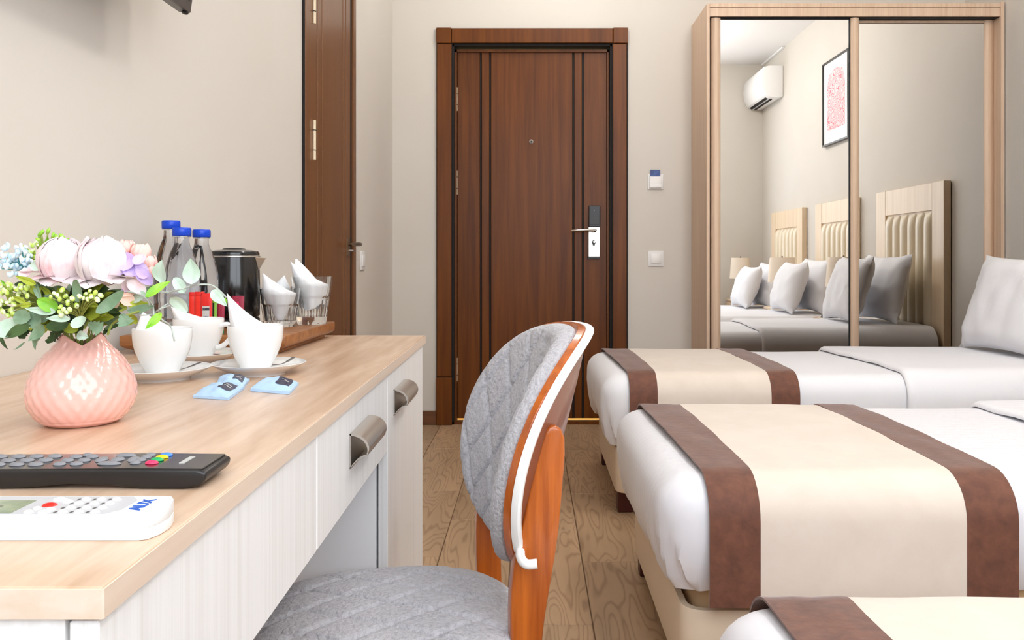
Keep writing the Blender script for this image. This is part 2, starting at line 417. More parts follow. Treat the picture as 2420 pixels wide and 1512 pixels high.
win = obj('window_1', join(bx(WX0, WX1, YR - .1, YR - .04, WZ0, WZ0 + fr), bx(WX0, WX1, YR - .1, YR - .04, WZ1 - fr, WZ1), bx(WX0, WX0 + fr, YR - .1, YR - .04, WZ0, WZ1), bx(WX1 - fr, WX1, YR - .1, YR - .04, WZ0, WZ1), bx(0.52, 0.56, YR - .1, YR - .04, WZ0, WZ1)), m_white, smooth=False, kind='structure')
# baseboards
bh = bzp(970)
obj('baseboard_back', join(bx(XL, bxp(1032), YB - .014, YB, 0, bh, .003, 1), bx(bxp(1483), 0.89, YB - .014, YB, 0, bh, .003, 1)), m_skirt, smooth=False, kind='structure')
obj('baseboard_left', join(bx(XL, XL + .014, 1.92, 2.855, 0, bh, .003, 1), bx(XL, XL + .014, 3.68, YB - .014, 0, bh, .003, 1)), m_skirt, smooth=False, kind='structure')
obj('baseboard_right', bx(XR - .014, XR, YR, 4.30, 0, bh, .003, 1), m_skirt, smooth=False, kind='structure')

# ---- entrance door
d1 = thing('door_1', 'dark stained wooden entrance door with vertical grooves and an electronic lock', 'door', (0, YB, 0)); d1['kind'] = 'structure'
zt, zc_ = bzp(68), bzp(105)
def cas(name, x0, x1, z0, z1, prot=.022):
    return obj(name, bx(bxp(x0), bxp(x1), YB - prot, YB + .02, z0, z1, .003, 1), m_door, d1, smooth=False)
cas('casing', 1033.5, 1067.5, bzp(889), bzp(106)); cas('casing', 1447.5, 1480, bzp(889), bzp(106))
cas('casing_plinth', 1032, 1068.5, 0.0, bzp(891), .025); cas('casing_plinth', 1447, 1481, 0.0, bzp(891), .025)
cas('corner_block', 1032, 1067, bzp(104.5), zt, .026); cas('corner_block', 1448.5, 1483, bzp(104.5), zt, .026)
cas('casing_header', 1068, 1447.5, bzp(103.5), bzp(69))
obj('backing', join(bx(bxp(1032), bxp(1069), YB - .012, YB, 0, zt), bx(bxp(1446), bxp(1483), YB - .012, YB, 0, zt), bx(bxp(1069), bxp(1446), YB - .012, YB, bzp(104), zt)), m_black, d1, smooth=False)
jb = .15
obj('jamb', join(bx(DX0, DX0 + .012, YB, YB + jb, 0, DZ), bx(DX1 - .012, DX1, YB, YB + jb, 0, DZ), bx(DX0, DX1, YB, YB + jb, DZ - .012, DZ)), m_black, d1, smooth=False)
YS = YB + .045
obj('door_stop', join(bx(bxp(1072.5), bxp(1078.5), YS - .012, YS + .04, 0, bzp(113)), bx(bxp(1436), bxp(1440.5), YS - .012, YS + .04, 0, bzp(113)), bx(bxp(1072.5), bxp(1440.5), YS - .012, YS + .04, bzp(119.5), bzp(113))), m_door, d1, smooth=False)
k = (YB + .05) / YB
def lx(x): return bxp(x) * k
def lz(y): return ZC + (VY - y) * sB * k
zb = lz(988.5)
obj('leaf_core', bx(lx(1079), lx(1435.5), YB + .055, YB + .095, zb, lz(120)), m_black, d1, smooth=False)
for a, b in ((1081, 1134), (1138.5, 1156), (1160.5, 1352.5), (1357.5, 1375), (1380, 1433.5)):
    obj('panel', bx(lx(a), lx(b), YB + .048, YB + .062, zb + .001, lz(122), .002, 1), m_door, d1, smooth=False)
obj('threshold', bx(DX0, DX1, YB + .0, YB + .045, 0, .0165), m_door, d1, smooth=False)
obj('brass_sill', bx(DX0, DX1, YB + .046, YB + .155, 0, .011), m_brass, d1, smooth=False)
# lit corridor behind the door: only its light shows, in the gap under the leaf
obj('wall_corridor', join(bx(XL, XL + .05, YB + .16, YB + 1.2, 0, H), bx(1.2, 1.25, YB + .16, YB + 1.2, 0, H), bx(XL, 1.25, YB + 1.2, YB + 1.25, 0, H), bx(XL, 1.25, YB + .16, YB + 1.25, H, H + .05), bx(XL, 1.25, YB + .10, YB + 1.25, -.05, 0)), m_wall, smooth=False, kind='structure')
cl_ = bpy.data.lights.new('corridor_lamp', 'POINT'); cl_.energy = 60.0; cl_.shadow_soft_size = .1; cl_.color = (1.0, .80, .45)
co_ = bpy.data.objects.new('corridor_lamp', cl_); co_.location = (0.1, YB + .8, 1.2); COL.objects.link(co_)
yl = YB + .048
for y0, y1 in ((207, 263), (404, 460), (845, 900)):
    h = obj('hinge', tube([(lx(1079.3), yl - .006, lz(y)) for y in (y1, y0)], .0055, 10), m_hinge, d1)
    for q in (0.26, 0.74):
        yy = y0 + (y1 - y0) * q
        obj('hinge_joint', tube([(lx(1079.3), yl - .006, lz(yy + .8)), (lx(1079.3), yl - .006, lz(yy - .8))], .0056, 10), m_black, h)
o = obj('peephole', xf(lathe([(0.0115, 0), (.0115, .004), (.008, .006), (.006, .004), (.003, .003)], 20), Matrix.Translation((lx(1255.5), yl, lz(335))) @ Matrix.Rotation(pi / 2, 4, 'X')), m_steel, d1)
obj('lens', ellipsoid((lx(1255.5), yl - .004, lz(335)), (.0045, .003, .0045)), m_plblack, o)
lk_ = obj('lock_plate', bx(lx(1390), lx(1417), yl - .018, yl, lz(607), lz(536), .002, 1), m_steel, d1, smooth=False)
obj('lock_base', bx(lx(1388.5), lx(1416.5), yl - .016, yl, lz(611), lz(606), .001, 1), m_plblack, lk_, smooth=False)
obj('card_reader', bx(lx(1391), lx(1418), yl - .024, yl, lz(536), lz(486), .003, 2), m_plblack, lk_, smooth=False)
obj('reader_window', bx(lx(1393.5), lx(1416), yl - .0255, yl - .02, lz(531), lz(492), .001, 1), m_plblack, lk_, smooth=False)
obj('indicator', ellipsoid((lx(1404), yl - .0255, lz(498)), (.002, .001, .002)), m_steel, lk_)
obj('handle', join(tube([(lx(1403), yl - .015, lz(545)), (lx(1403), yl - .055, lz(545))], .010, 12),
    tube(smooth_path([(lx(1406), yl - .055, lz(545)), (lx(1385), yl - .058, lz(544.5)), (lx(1362), yl - .056, lz(545)), (lx(1351), yl - .048, lz(546))]), .0125, 10, .6)), m_steel, lk_)
obj('handle_hub', ellipsoid((lx(1404), yl - .058, lz(545)), (.010, .008, .010), 12, 8), m_darksteel, lk_)
obj('keyhole', join(tube([(lx(1402.5), yl - .018, lz(573)), (lx(1402.5), yl - .021, lz(573))], .0105, 16), bx(lx(1402.5) - .006, lx(1402.5) + .006, yl - .02, yl - .018, lz(580), lz(568))), m_plblack, lk_)
obj('thumb_turn', tube([(lx(1403.5), yl - .02, lz(571.5)), (lx(1403.5), yl - .026, lz(571.5))], .006, 12), m_steel, lk_)

# ---- bathroom door in the left wall
d2 = thing('door_2', 'brown wooden inner door seen edge-on in the left wall', 'door', (XL, 3.2, 0)); d2['kind'] = 'structure'
obj('casing', bx(XL - .02, XL + .012, 2.859, 2.951, 0, BDZ + .08, .003, 1), m_bath, d2, smooth=False)
obj('casing', bx(XL - .02, XL + .012, 3.632, 3.680, 0, BDZ + .08, .003, 1), m_bath, d2, smooth=False)
obj('casing_header', bx(XL - .02, XL + .012, 2.951, 3.632, BDZ + .0, BDZ + .08, .003, 1), m_bath, d2, smooth=False)
obj('dark_edge', join(bx(XL, XL + .009, 2.852, 2.859, 0, BDZ + .08), bx(XL - .01, XL + .002, 3.60, 3.632, 0, BDZ)), m_black, d2, smooth=False)
obj('leaf_core', bx(XL - .04, XL - .002, 2.951, 3.602, .004, BDZ), m_black, d2, smooth=False)
for a, b in ((2.956, 3.040), (3.052, 3.106), (3.118, 3.449), (3.461, 3.503), (3.515, 3.598)):
    obj('panel', bx(XL - .004, XL + .004, a, b, .01, BDZ - .01, .0025, 1), m_bath, d2, smooth=False)
def hz(y, Y): return ZC + (VY - y) * Y / F
for y0, y1 in ((-60, 56), (284, 378)):
    hh = obj('hinge', tube([(XL + .016, 2.953, hz(y1, 2.953)), (XL + .016, 2.953, hz(y0, 2.953))], .0065, 10), m_hinge, d2)
    for q in (.25, .75):
        yy = y0 + (y1 - y0) * q
        obj('hinge_joint', tube([(XL + .016, 2.953, hz(yy + 1, 2.953)), (XL + .016, 2.953, hz(yy - 1, 2.953))], .0072, 10), m_black, hh)
lp = obj('lock_plate', bx(XL + .003, XL + .009, 3.535, 3.575, hz(604, 3.555), hz(562, 3.555), .002, 1), m_bronze, d2, smooth=False)
obj('handle', join(tube([(XL + .005, 3.556, hz(577, 3.556)), (XL + .052, 3.556, hz(577, 3.556))], .009, 10),
    tube(smooth_path([(XL + .052, 3.562, hz(577, 3.556)), (XL + .054, 3.52, hz(577, 3.556)), (XL + .052, 3.44, hz(578, 3.556))]), .0095, 10, .9)), m_bronze, lp)
obj('thumb_turn', tube([(XL + .005, 3.556, hz(592, 3.556)), (XL + .026, 3.556, hz(592, 3.556))], .007, 10), m_steel, lp)

# ------------------------------------------------------------------ wall fittings
def switch(name, c, label, axis):
    """axis 'y': on the back wall; 'x': on the left wall"""
    t = thing(name, label, 'switch', c)
    cx, cyy, cz = c
    def pl(w0, w1, h0, h1, d0, d1, b):
        if axis == 'y': return bx(cx + w0, cx + w1, cyy - d1, cyy - d0, cz + h0, cz + h1, b, 2)
        return bx(cx + d0, cx + d1, cyy + w0, cyy + w1, cz + h0, cz + h1, b, 2)
    obj('plate', pl(-.0435, .0435, -.0435, .0435, 0, .007, .003), m_white2, t)
    obj('rocker', pl(-.027, .027, -.027, .027, .006, .011, .002), m_white, t)
    return t
switch('light_switch', (bxp(1549.5), YB, bzp(611)), 'white square light switch on the wall right of the entrance door', 'y')
switch('light_switch', (XL, 3.86, .915), 'white light switch on the left wall beyond the brown inner door', 'x')
t = thing('key_card_switch', 'white key card holder on the wall above the light switch', 'card switch', (bxp(1548.5), YB, bzp(430)))
cxx, czz = bxp(1548.5), bzp(430)
obj('plate', bx(cxx - .044, cxx + .044, YB - .008, YB, czz - .043, czz + .043, .003, 2), m_white2, t)
obj('card_slot', bx(cxx - .033, cxx + .033, YB - .017, YB - .006, czz - .035, czz + .03, .003, 2), m_white, t)
obj('slot_lip', bx(cxx - .033, cxx + .033, YB - .02, YB - .015, czz - .033, czz - .016, .002, 2), m_white, t)
obj('key_card', join(bx(cxx - .029, cxx + .026, YB - .014, YB - .0125, czz + .0, czz + .066)), mat('blue_card', srgb(52, 82, 150), 0.35, grain=((30, 30, 30), srgb(36, 60, 120), 0.4, 0.6, 2)), smooth=False, loc=(cxx, YB - .013, czz), label='blue key card standing in the white wall slot by the door', cat='card')

# ------------------------------------------------------------------ wardrobe with mirror doors
wy0, wx0, wx1 = 4.306, 0.891, 2.408
wzt = 2.220
wd_ = thing('wardrobe', 'pale ash sliding-door wardrobe with two tall mirrors', 'wardrobe', ((wx0 + wx1) / 2, wy0, 0))
obj('side_panel', bx(wx0, wx0 + .0165, wy0, YB - .002, 0, wzt, .001, 1), m_ward, wd_, smooth=False)
obj('side_panel', bx(wx1 - .0185, wx1, wy0, YB - .002, 0, wzt + .012, .001, 1), m_ward, wd_, smooth=False)
obj('top_panel', bx(wx0 + .0166, wx1 - .0186, wy0 + .001, YB - .002, wzt - .017, wzt + .004, .001, 1), m_ward, wd_, smooth=False)
obj('top_fascia', bx(wx0 + .0166, wx1 - .0186, wy0 + .004, wy0 + .02, wzt - .061, wzt - .018, .001, 1), m_ward, wd_, smooth=False)
obj('plinth', bx(wx0 + .0166, wx1 - .0186, wy0 + .01, wy0 + .028, 0, .08), m_ward, wd_, smooth=False)
obj('back_panel', bx(wx0 + .0166, wx1 - .0186, YB - .012, YB - .004, 0, wzt - .02), m_ward, wd_, smooth=False)
obj('track', bx(wx0 + .0166, wx1 - .0186, wy0 + .021, wy0 + .12, wzt - .0632, wzt - .018), m_black, wd_, smooth=False)
yd = wy0 + .028; z0d, z1d = .085, wzt - .064
def stile(name, x0, x1, y, par):
    n = 8; poly = []
    for i in range(n + 1):
        a = i / n; poly.append((x0 + (x1 - x0) * a, y - .012 * sin(pi * a) ** .6))
    poly += [(x1, y + .03), (x0, y + .03)]
    return obj(name, prism(poly, z0d, z1d), m_ward, par)
dl = obj('door', bx(.925, 1.676, yd + .014, yd + .024, z0d, z1d), m_ward, wd_, smooth=False)
stile('stile', .921, .968, yd, dl); stile('stile', 1.634, 1.678, yd, dl)
obj('edge_seal', bx(1.628, 1.634, yd + .003, yd + .014, z0d, z1d - .001), m_black, dl, smooth=False)
obj('top_seal', bx(.968, 1.634, yd + .003, yd + .014, z1d - .006, z1d), m_black, dl, smooth=False)
obj('mirror', bx(.968, 1.628, yd + .008, yd + .0139, z0d + .02, z1d - .006), m_mirror, dl, smooth=False, label='left mirror panel')
yd2 = yd + .045
dr = obj('door', bx(1.64, 2.386, yd2 + .014, yd2 + .024, z0d, z1d), m_ward, wd_, smooth=False)
stile('stile', 1.640, 1.684, yd2, dr); stile('stile', 2.342, 2.388, yd2, dr)
obj('rail', bx(1.684, 2.342, yd2 - .004, yd2 + .014, z1d - .012, z1d, .002, 1), m_ward, dr, smooth=False)
obj('mirror', bx(1.684, 2.342, yd2 + .004, yd2 + .0139, z0d + .02, z1d - .012), m_mirror, dr, smooth=False, label='right mirror panel')

# ------------------------------------------------------------------ beds
def rring(x0, x1, y0, y1, r, z, n=7, m=14):
    """rounded rectangle, m points along each straight side"""
    r = max(min(r, (x1 - x0) / 2 - 1e-4, (y1 - y0) / 2 - 1e-4), 1e-4)
    pts = []
    cs = [(x1 - r, y0 + r, -pi / 2), (x1 - r, y1 - r, 0), (x0 + r, y1 - r, pi / 2), (x0 + r, y0 + r, pi)]
    for q, (cx, cyy, a0) in enumerate(cs):
        arc = [(cx + r * cos(a0 + pi / 2 * i / n), cyy + r * sin(a0 + pi / 2 * i / n)) for i in range(n + 1)]
        pts += arc
        nx = cs[(q + 1) % 4]; s = arc[-1]; e = (nx[0] + r * cos(nx[2]), nx[1] + r * sin(nx[2]))
        for i in range(1, m):
            pts.append((s[0] + (e[0] - s[0]) * i / m, s[1] + (e[1] - s[1]) * i / m))
    return [(p[0], p[1], z) for p in pts]

def rslab(x0, x1, y0, y1, prof, rc, bottom=True, deform=None, n=7, m=14):
    v, f = [], []
    for ins, z in prof:
        v += rring(x0 + ins, x1 - ins, y0 + ins, y1 - ins, max(rc - ins * .6, .02), z, n, m)
    k = len(v) // len(prof)
    for j in range(len(prof) - 1):
        for i in range(k):
            f.append((j * k + i, j * k + (i + 1) % k, (j + 1) * k + (i + 1) % k, (j + 1) * k + i))
    if bottom: f.append(tuple(range(k - 1, -1, -1)))
    f.append(tuple((len(prof) - 1) * k + i for i in range(k)))
    if deform: v = [deform(*p) for p in v]
    return v, f

BR = 0.075
def make_bed(y0, y1, zt, hb0, hb1, base_z, label, runlab, mirror_lab, satin):
    yc = (y0 + y1) / 2
    b = thing('bed', label, 'bed', (1.3, yc, 0), group='single beds along the right wall')
    by0, by1 = y0 + .045, y1 - .01
    zr = zt - .27
    obj('base', rslab(.305, 2.36, by0, by1, [(.004, base_z), (0, base_z + .004), (0, zr - .006), (.003, zr), (.016, zr), (.018, zr - .03)], .045), m_base, b)
    for lx_, ly_ in ((.34, by0 + .06), (.34, by1 - .06), (2.28, by0 + .06), (2.28, by1 - .06)):
        obj('leg', bx(lx_ - .025, lx_ + .03, ly_ - .027, ly_ + .027, 0, base_z + .005, .003, 1), m_bedleg, b, smooth=False)
    obj('mattress', rslab(.335, 2.35, by0 + .02, by1 - .02, [(.004, zr - .03), (0, zr - .025), (0, zt - .06), (.03, zt - .03)], .05), m_matt, b)
    hem = zr + .035
    prof = [(.050, hem - .005), (.034, hem), (.018, hem + .03), (.006, hem + .075), (0, hem + .12)]
    for i in range(0, 9):
        a = pi / 2 * i / 8
        prof.append((BR - BR * cos(a), zt - BR + BR * sin(a)))
    prof += [(BR + .06, zt + .001), (BR + .15, zt + .003), (BR + .28, zt + .004)]
    def wav(x, y, z):
        k_ = max(0, min(1, (zt - .06 - z) / .15))
        if k_ > 0:
            foot = max(0, 1 - (x - .25) / .25)
            nearc = math.exp(-((x - .30) / .16) ** 2 - ((y - y0 - .04) / .11) ** 2)
            w = .004 * sin(y * 31 + 1.3) * foot + .002 * sin(x * 26 + y * 9) * (1 - foot)
            w += .011 * nearc * sin(125 * (x - y * .6 + .35 * z)) + 0.009 * foot * nz(y * 11, z * 4, 7) + .003 * nz(x * 14 + y * 14, z * 6, 3)
            dx, dy = x - 1.3, y - yc
            sx = 1 if foot > .5 else 0
            if x < .325: x -= w * k_
            else: y += w * k_ * (1 if dy > 0 else -1) * (.3 if x < 1.0 else .7)
            z += (.016 * sin(y * 7.5 + .8) + .01 * nz(x * 6, y * 6, 1)) * k_ * k_ - .03 * k_ * k_ * math.exp(-((y - y1 + .05) / .12) ** 2) * foot
        else:
            z += .003 * nz(x * 5, y * 5, 2)
        return (x, y, z)
    obj('sheet', rslab(.25, 2.35, y0, y1, prof, .075, bottom=False, deform=wav, n=12, m=64), m_stripe if satin else m_sheet, b)
    # turned-down upper layer towards the pillows
    def side_path(off, zlow, ny=16):
        pts = [(y0 - off, zlow)]
        for i in range(5): pts.append((y0 - off, zlow + (zt - BR - zlow) * (i + 1) / 5))
        for i in range(1, 8):
            a = pi / 2 * i / 8; pts.append((y0 - off + (BR + off) * (1 - cos(a)), zt - BR + (BR + off) * sin(a)))
        for i in range(ny + 1): pts.append((y0 + BR + (y1 - y0 - 2 * BR) * i / ny, zt + off + .004 * sin(pi * i / ny)))
        for i in range(7, -1, -1):
            a = pi / 2 * i / 8; pts.append((y1 + off - (BR + off) * (1 - cos(a)), zt - BR + (BR + off) * sin(a)))
        pts.append((y1 + off, zlow + .05)); pts.append((y1 + off, zlow))
        return pts
    def drape(x0f, x1f, off, zlow, nx=8, puff=0.0, wob=0.0):
        path = side_path(off, zlow); n = len(path)
        inner = side_path(max(off - (.0035 if puff == 0 else .004), .001), zlow)
        def edge(f, y): return f(min(1, max(0, (y - y0) / (y1 - y0))))
        v, fa = [], []
        for layer, pp in ((0, path), (1, inner)):
            for (y, z) in pp:
                a, c = edge(x0f, y), edge(x1f, y)
                for i in range(nx + 1):
                    t_ = (i / nx) ** (2.4 if puff else 1)
                    e = puff * min(1, sqrt(t_ / .012)) if layer == 0 else 0
                    flat = min(1, max(0, (z - (zt - BR)) / BR))
                    wz = wob * nz(y * 9, t_ * 3, off * 100) * flat
                    out = e * (1 - flat)
                    v.append((a + (c - a) * t_, y - out * (1 if y < yc else -1), z + e * flat + wz))
        s = nx + 1
        for layer in (0, 1):
            o_ = layer * n * s
            for j in range(n - 1):
                for i in range(nx): fa.append((o_ + j * s + i, o_ + j * s + i + 1, o_ + (j + 1) * s + i + 1, o_ + (j + 1) * s + i))
        o_ = n * s
        for j in range(n - 1):
            fa.append((j * s, (j + 1) * s, o_ + (j + 1) * s, o_ + j * s)); fa.append((j * s + nx, (j + 1) * s + nx, o_ + (j + 1) * s + nx, o_ + j * s + nx))
        for i in range(nx):
            fa.append((i, i + 1, o_ + i + 1, o_ + i)); fa.append(((n - 1) * s + i, (n - 1) * s + i + 1, o_ + (n - 1) * s + i + 1, o_ + (n - 1) * s + i))
        return v, fa
    obj('folded_sheet', drape(lambda q: 1.33 - .02 * q + .01 * sin(q * 6), lambda q: 2.34, .010, zr + .05, 18, .013, .004), m_stripe if satin else m_sheet, b)
    # headboard
    hx0, hx1 = 2.368, 2.41
    zt_h = 1.375
    hbo = obj('headboard', bx(hx0 + .012, hx1, hb0 + .005, hb1 - .005, .06, zt_h - .004), m_hframe, b, smooth=False)
    sw = .145
    obj('stile', bx(hx0, hx1, hb0, hb0 + sw, 0, zt_h, .002, 1), m_hframe, hbo, smooth=False)
    obj('stile', bx(hx0, hx1, hb1 - sw, hb1, 0, zt_h, .002, 1), m_hframe, hbo, smooth=False)
    obj('rail', bx(hx0 + .001, hx1, hb0 + sw + .001, hb1 - sw - .001, 1.211, zt_h - .001, .002, 1), m_hframe, hbo, smooth=False)
    cw = (hb1 - hb0 - 2 * sw) / 6
    for i in range(6):
        ya = hb0 + sw + i * cw
        def ch(u, w):
            yy = ya + .002 + (cw - .004) * u; zz = .46 + (1.208 - .46) * w
            d = .030 * sqrt(max(0, sin(pi * u))) * min(1, sqrt(max(0, (1 - w) * 14))) * min(1, sqrt(max(0, w * 14)))
            return (hx0 + .014 - d, yy, zz)
        obj('channel', grid(9, 20, ch), m_channel, hbo)
    # runner: a thing of its own on the bed
    r = thing('bed_runner', runlab, 'bed runner', (.63, yc, zt), group='bed runners across the foot of the beds')
    sk = lambda base, s: (lambda q: base + s * (1 - q))
    zl = zr + .03
    obj('band', drape(sk(.315, .032), sk(.434, .012), .0135, zl, 8, 0, .003), m_brown, r, label='dark brown suede edge band')
    obj('centre_panel', drape(sk(.434, .012), sk(.836, .012), .0125, zl, 10, 0, .003), m_beige, r, label='beige suede middle panel')
    obj('band', drape(sk(.836, .012), sk(.945, .004), .0135, zl, 8, 0, .003), m_brown, r, label='dark brown suede edge band')
    return b

make_bed(3.00, 3.88, .506, 2.955, 3.905, .077, 'single bed nearest the mirrored wardrobe, white sheets and beige headboard', 'beige runner with brown edge bands on the bed nearest the wardrobe', '', False)
make_bed(1.66, 2.55, .483, 1.62, 2.57, .062, 'middle single bed with striped white sheets, between the other two beds', 'beige runner with brown edge bands on the middle bed', '', True)
make_bed(0.33, 1.22, .446, .325, 1.275, .062, 'single bed cut off at the lower right corner of the photo', 'beige runner with brown edge bands on the bed at the lower right corner', '', False)

def pillow(c, w, h, th, lean, rz, label, seed, zrest, grp='white pillows on the beds'):
    """stands on its long edge, leans back towards +X"""
    def side(sg):
        def fn(u, v):
            a, bb = 2 * u - 1, 2 * v - 1
            pin = .10
            px = a * (1 - pin * (1 - bb * bb) * abs(a) ** 2) * w / 2
            pz = bb * (1 - pin * (1 - a * a) * abs(bb) ** 2) * h / 2
            t_ = th / 2 * (max(0, 1 - abs(a) ** 3.2) ** .6) * (max(0, 1 - abs(bb) ** 3.2) ** .6)
            t_ *= 1 + .10 * nz(a * 2.2 + seed, bb * 2.2, seed)
            px += .012 * nz(a * 3, bb * 3, seed + 5) * (abs(bb) ** 3)
            return Vector((sg * t_ + .010 * nz(a * 3.2, bb * 3.2, seed + 9) + .004 * nz(a * 9, bb * 7, seed), px, pz))
        return grid(26, 22, fn)
    A, B = side(-1), side(1)
    g = join(A, B)
    bm = bmesh.new(); vs = [bm.verts.new(v) for v in g[0]]
    for f in g[1]: bm.faces.new([vs[i] for i in f])
    bmesh.ops.remove_doubles(bm, verts=bm.verts, dist=.0015)
    g = from_bm(bm)
    M = Matrix.Translation(c) @ Matrix.Rotation(rz, 4, 'Z') @ Matrix.Rotation(lean, 4, 'Y')
    g = xf(g, M)
    dz_ = zrest - min(v[2] for v in g[0])
    g = ([Vector((v[0], v[1], v[2] + dz_)) for v in g[0]], g[1]); c = (c[0], c[1], zrest)
    obj('pillow', g, m_pillow, label=label, cat='pillow', group=grp, loc=c, angle=80)
# (centre; width, height, thickness, lean)
pillow((1.975, 3.435, .722), .66, .425, .17, .30, .03, 'plump white pillow standing in front on the bed nearest the wardrobe', 1, 0.533)
pillow((2.20, 3.44, .725), .63, .43, .14, .22, -.04, 'white pillow against the headboard behind the front one, nearest the wardrobe', 2, 0.533)
pillow((2.00, 2.10, .69), .62, .41, .17, .30, .03, 'plump white pillow standing in front on the middle bed, seen in the mirror', 3, 0.51)
pillow((2.19, 2.11, .71), .63, .43, .14, .22, -.04, 'white pillow against the headboard behind the front one, on the middle bed', 4, 0.51)
pillow((2.00, .79, .66), .62, .41, .17, .34, .02, 'leftmost plump white pillow in the mirror, on the farthest reflected bed', 5, 0.473)
pillow((2.19, .80, .67), .63, .43, .14, .22, -.04, 'white pillow half hidden behind the leftmost one in the mirror', 6, 0.473)

# nightstands, lamps, telephone
def nightstand(y0, y1, label):
    t = thing('nightstand', label, 'nightstand', (2.2, (y0 + y1) / 2, 0), group='nightstands between the beds')
    obj('carcass', bx(2.04, 2.405, y0 + .012, y1 - .012, .04, .49, .002, 1), m_night, t, smooth=False)
    obj('top', bx(2.025, 2.41, y0, y1, .49, .51, .003, 1), m_night, t, smooth=False)
    for z0, z1 in ((.06, .26), (.275, .475)):
        dd = obj('drawer', bx(2.024, 2.04, y0 + .016, y1 - .016, z0, z1, .002, 1), m_night, t, smooth=False)
        obj('knob', ellipsoid((2.018, (y0 + y1) / 2, (z0 + z1) / 2), (.009, .009, .009)), m_steel, dd)
    for yy in (y0 + .03, y1 - .03):
        obj('leg', bx(2.06, 2.09, yy - .015, yy + .015, 0, .045), m_night, t, smooth=False)
        obj('leg', bx(2.36, 2.39, yy - .015, yy + .015, 0, .045), m_night, t, smooth=False)
nightstand(2.60, 2.93, 'pale ash nightstand between the wardrobe bed and the middle bed')
nightstand(1.30, 1.60, 'pale ash nightstand behind the middle bed, hidden among pillows in the mirror')
nightstand(-.12, .29, 'pale ash nightstand in the far corner of the mirror')
def lamp(x, y, z, label, r=.108, s=1.0):
    t = thing('table_lamp', label, 'lamp', (x, y, z), group='bedside lamps with linen shades')
    obj('base', lathe([(.055, 0), (.055, .012), (.03, .022), (.014, .05), (.022, .09), (.03, .13), (.02, .17), (.009, .19), (.009, .25)], 24, (x, y, z)), m_bronze, t)
    obj('shade', lathe([(r, .215), (r * .86, .425), (r * .84, .425), (r * .98, .215)], 40, (x, y, z), close=True), m_shade, t)
    obj('finial', ellipsoid((x, y, z + .43), (.007, .007, .01)), m_bronze, t)
    obj('rod', tube([(x, y, z + .25), (x, y, z + .43)], .003, 6), m_bronze, t)
    obj('spider', join(tube([(x - r * .85, y, z + .42), (x + r * .85, y, z + .42)], .002, 6), tube([(x, y - r * .85, z + .42), (x, y + r * .85, z + .42)], .002, 6)), m_bronze, t)
lamp(2.12, .10, .51, 'leftmost beige lamp in the mirror, in the room corner')
lamp(2.14, 1.46, .51, 'beige lamp in the mirror between the leftmost and the second front pillow', .12)
lamp(2.215, 2.68, .51, 'largest beige lampshade in the mirror, beside the dividing stile', .125)
t = thing('telephone', 'black telephone on the nightstand, partly hidden by pillows in the mirror', 'telephone', (2.085, 2.77, .51))
obj('body', prism([(2.035, .51), (2.14, .51), (2.14, .555), (2.05, .53)], 2.71, 2.83, 'y', .004), m_plblack, t)
obj('handset', tube(smooth_path([(2.06, 2.815, .56), (2.085, 2.815, .575), (2.12, 2.815, .582), (2.14, 2.815, .572)]), [.014, .012, .009, .008, .008, .008, .008, .008, .008, .008, .009, .009, .009, .009, .009, .01, .012, .013, .014][:19], 10), m_gloss, t)
obj('brass_neck', tube([(2.11, 2.75, .54), (2.11, 2.75, .60)], .008, 10), m_brass, t)
obj('cradle', ellipsoid((2.11, 2.75, .61), (.014, .014, .012)), m_white, t)

# air conditioner on the right wall (seen in the mirror)
t = thing('air_conditioner', 'white split air conditioner high on the wall in the mirror', 'air conditioner', (XR, .22, 2.48))
prof = [(0, 2.480), (-.06, 2.470), (-.125, 2.475), (-.165, 2.50), (-.195, 2.56), (-.205, 2.64), (-.198, 2.72), (-.175, 2.765), (-.13, 2.778), (0, 2.778)]
pr = [(XR - .002 + a, b) for a, b in prof]
obj('body', prism(pr, YR + .02, .575, 'y', .006), m_acsh, t, angle=25)
pr2 = [(XR - .006 + a * 1.012, 2.63 + (b - 2.63) * 1.015) for a, b in prof[2:9]]
pr2 = pr2 + [(XR - .10, 2.76), (XR - .10, 2.50)]
obj('front_panel', prism(pr2, YR + .025, .555, 'y', .003), m_acsh, t, angle=25)
for a, b in (((-.150, 2.487), (-.126, 2.473)), ((-.104, 2.468), (-.085, 2.466))):
    ang = math.atan2(b[1] - a[1], b[0] - a[0])
    obj('louver_slot', prism([(XR + a[0] - .004, a[1] - .0035), (XR + b[0] - .004, b[1] - .0035), (XR + b[0], b[1] + .006), (XR + a[0], a[1] + .006)], YR + .06, .50, 'y'), m_black, t, smooth=False)
obj('indicator', ellipsoid((XR - .205, .26, 2.60), (.003, .004, .004)), m_dgrey, t)
obj('conduit', bx(XR - .03, XR, YR + .02, .62, 2.93, 2.948, .003, 1), m_acsh, t, smooth=False)

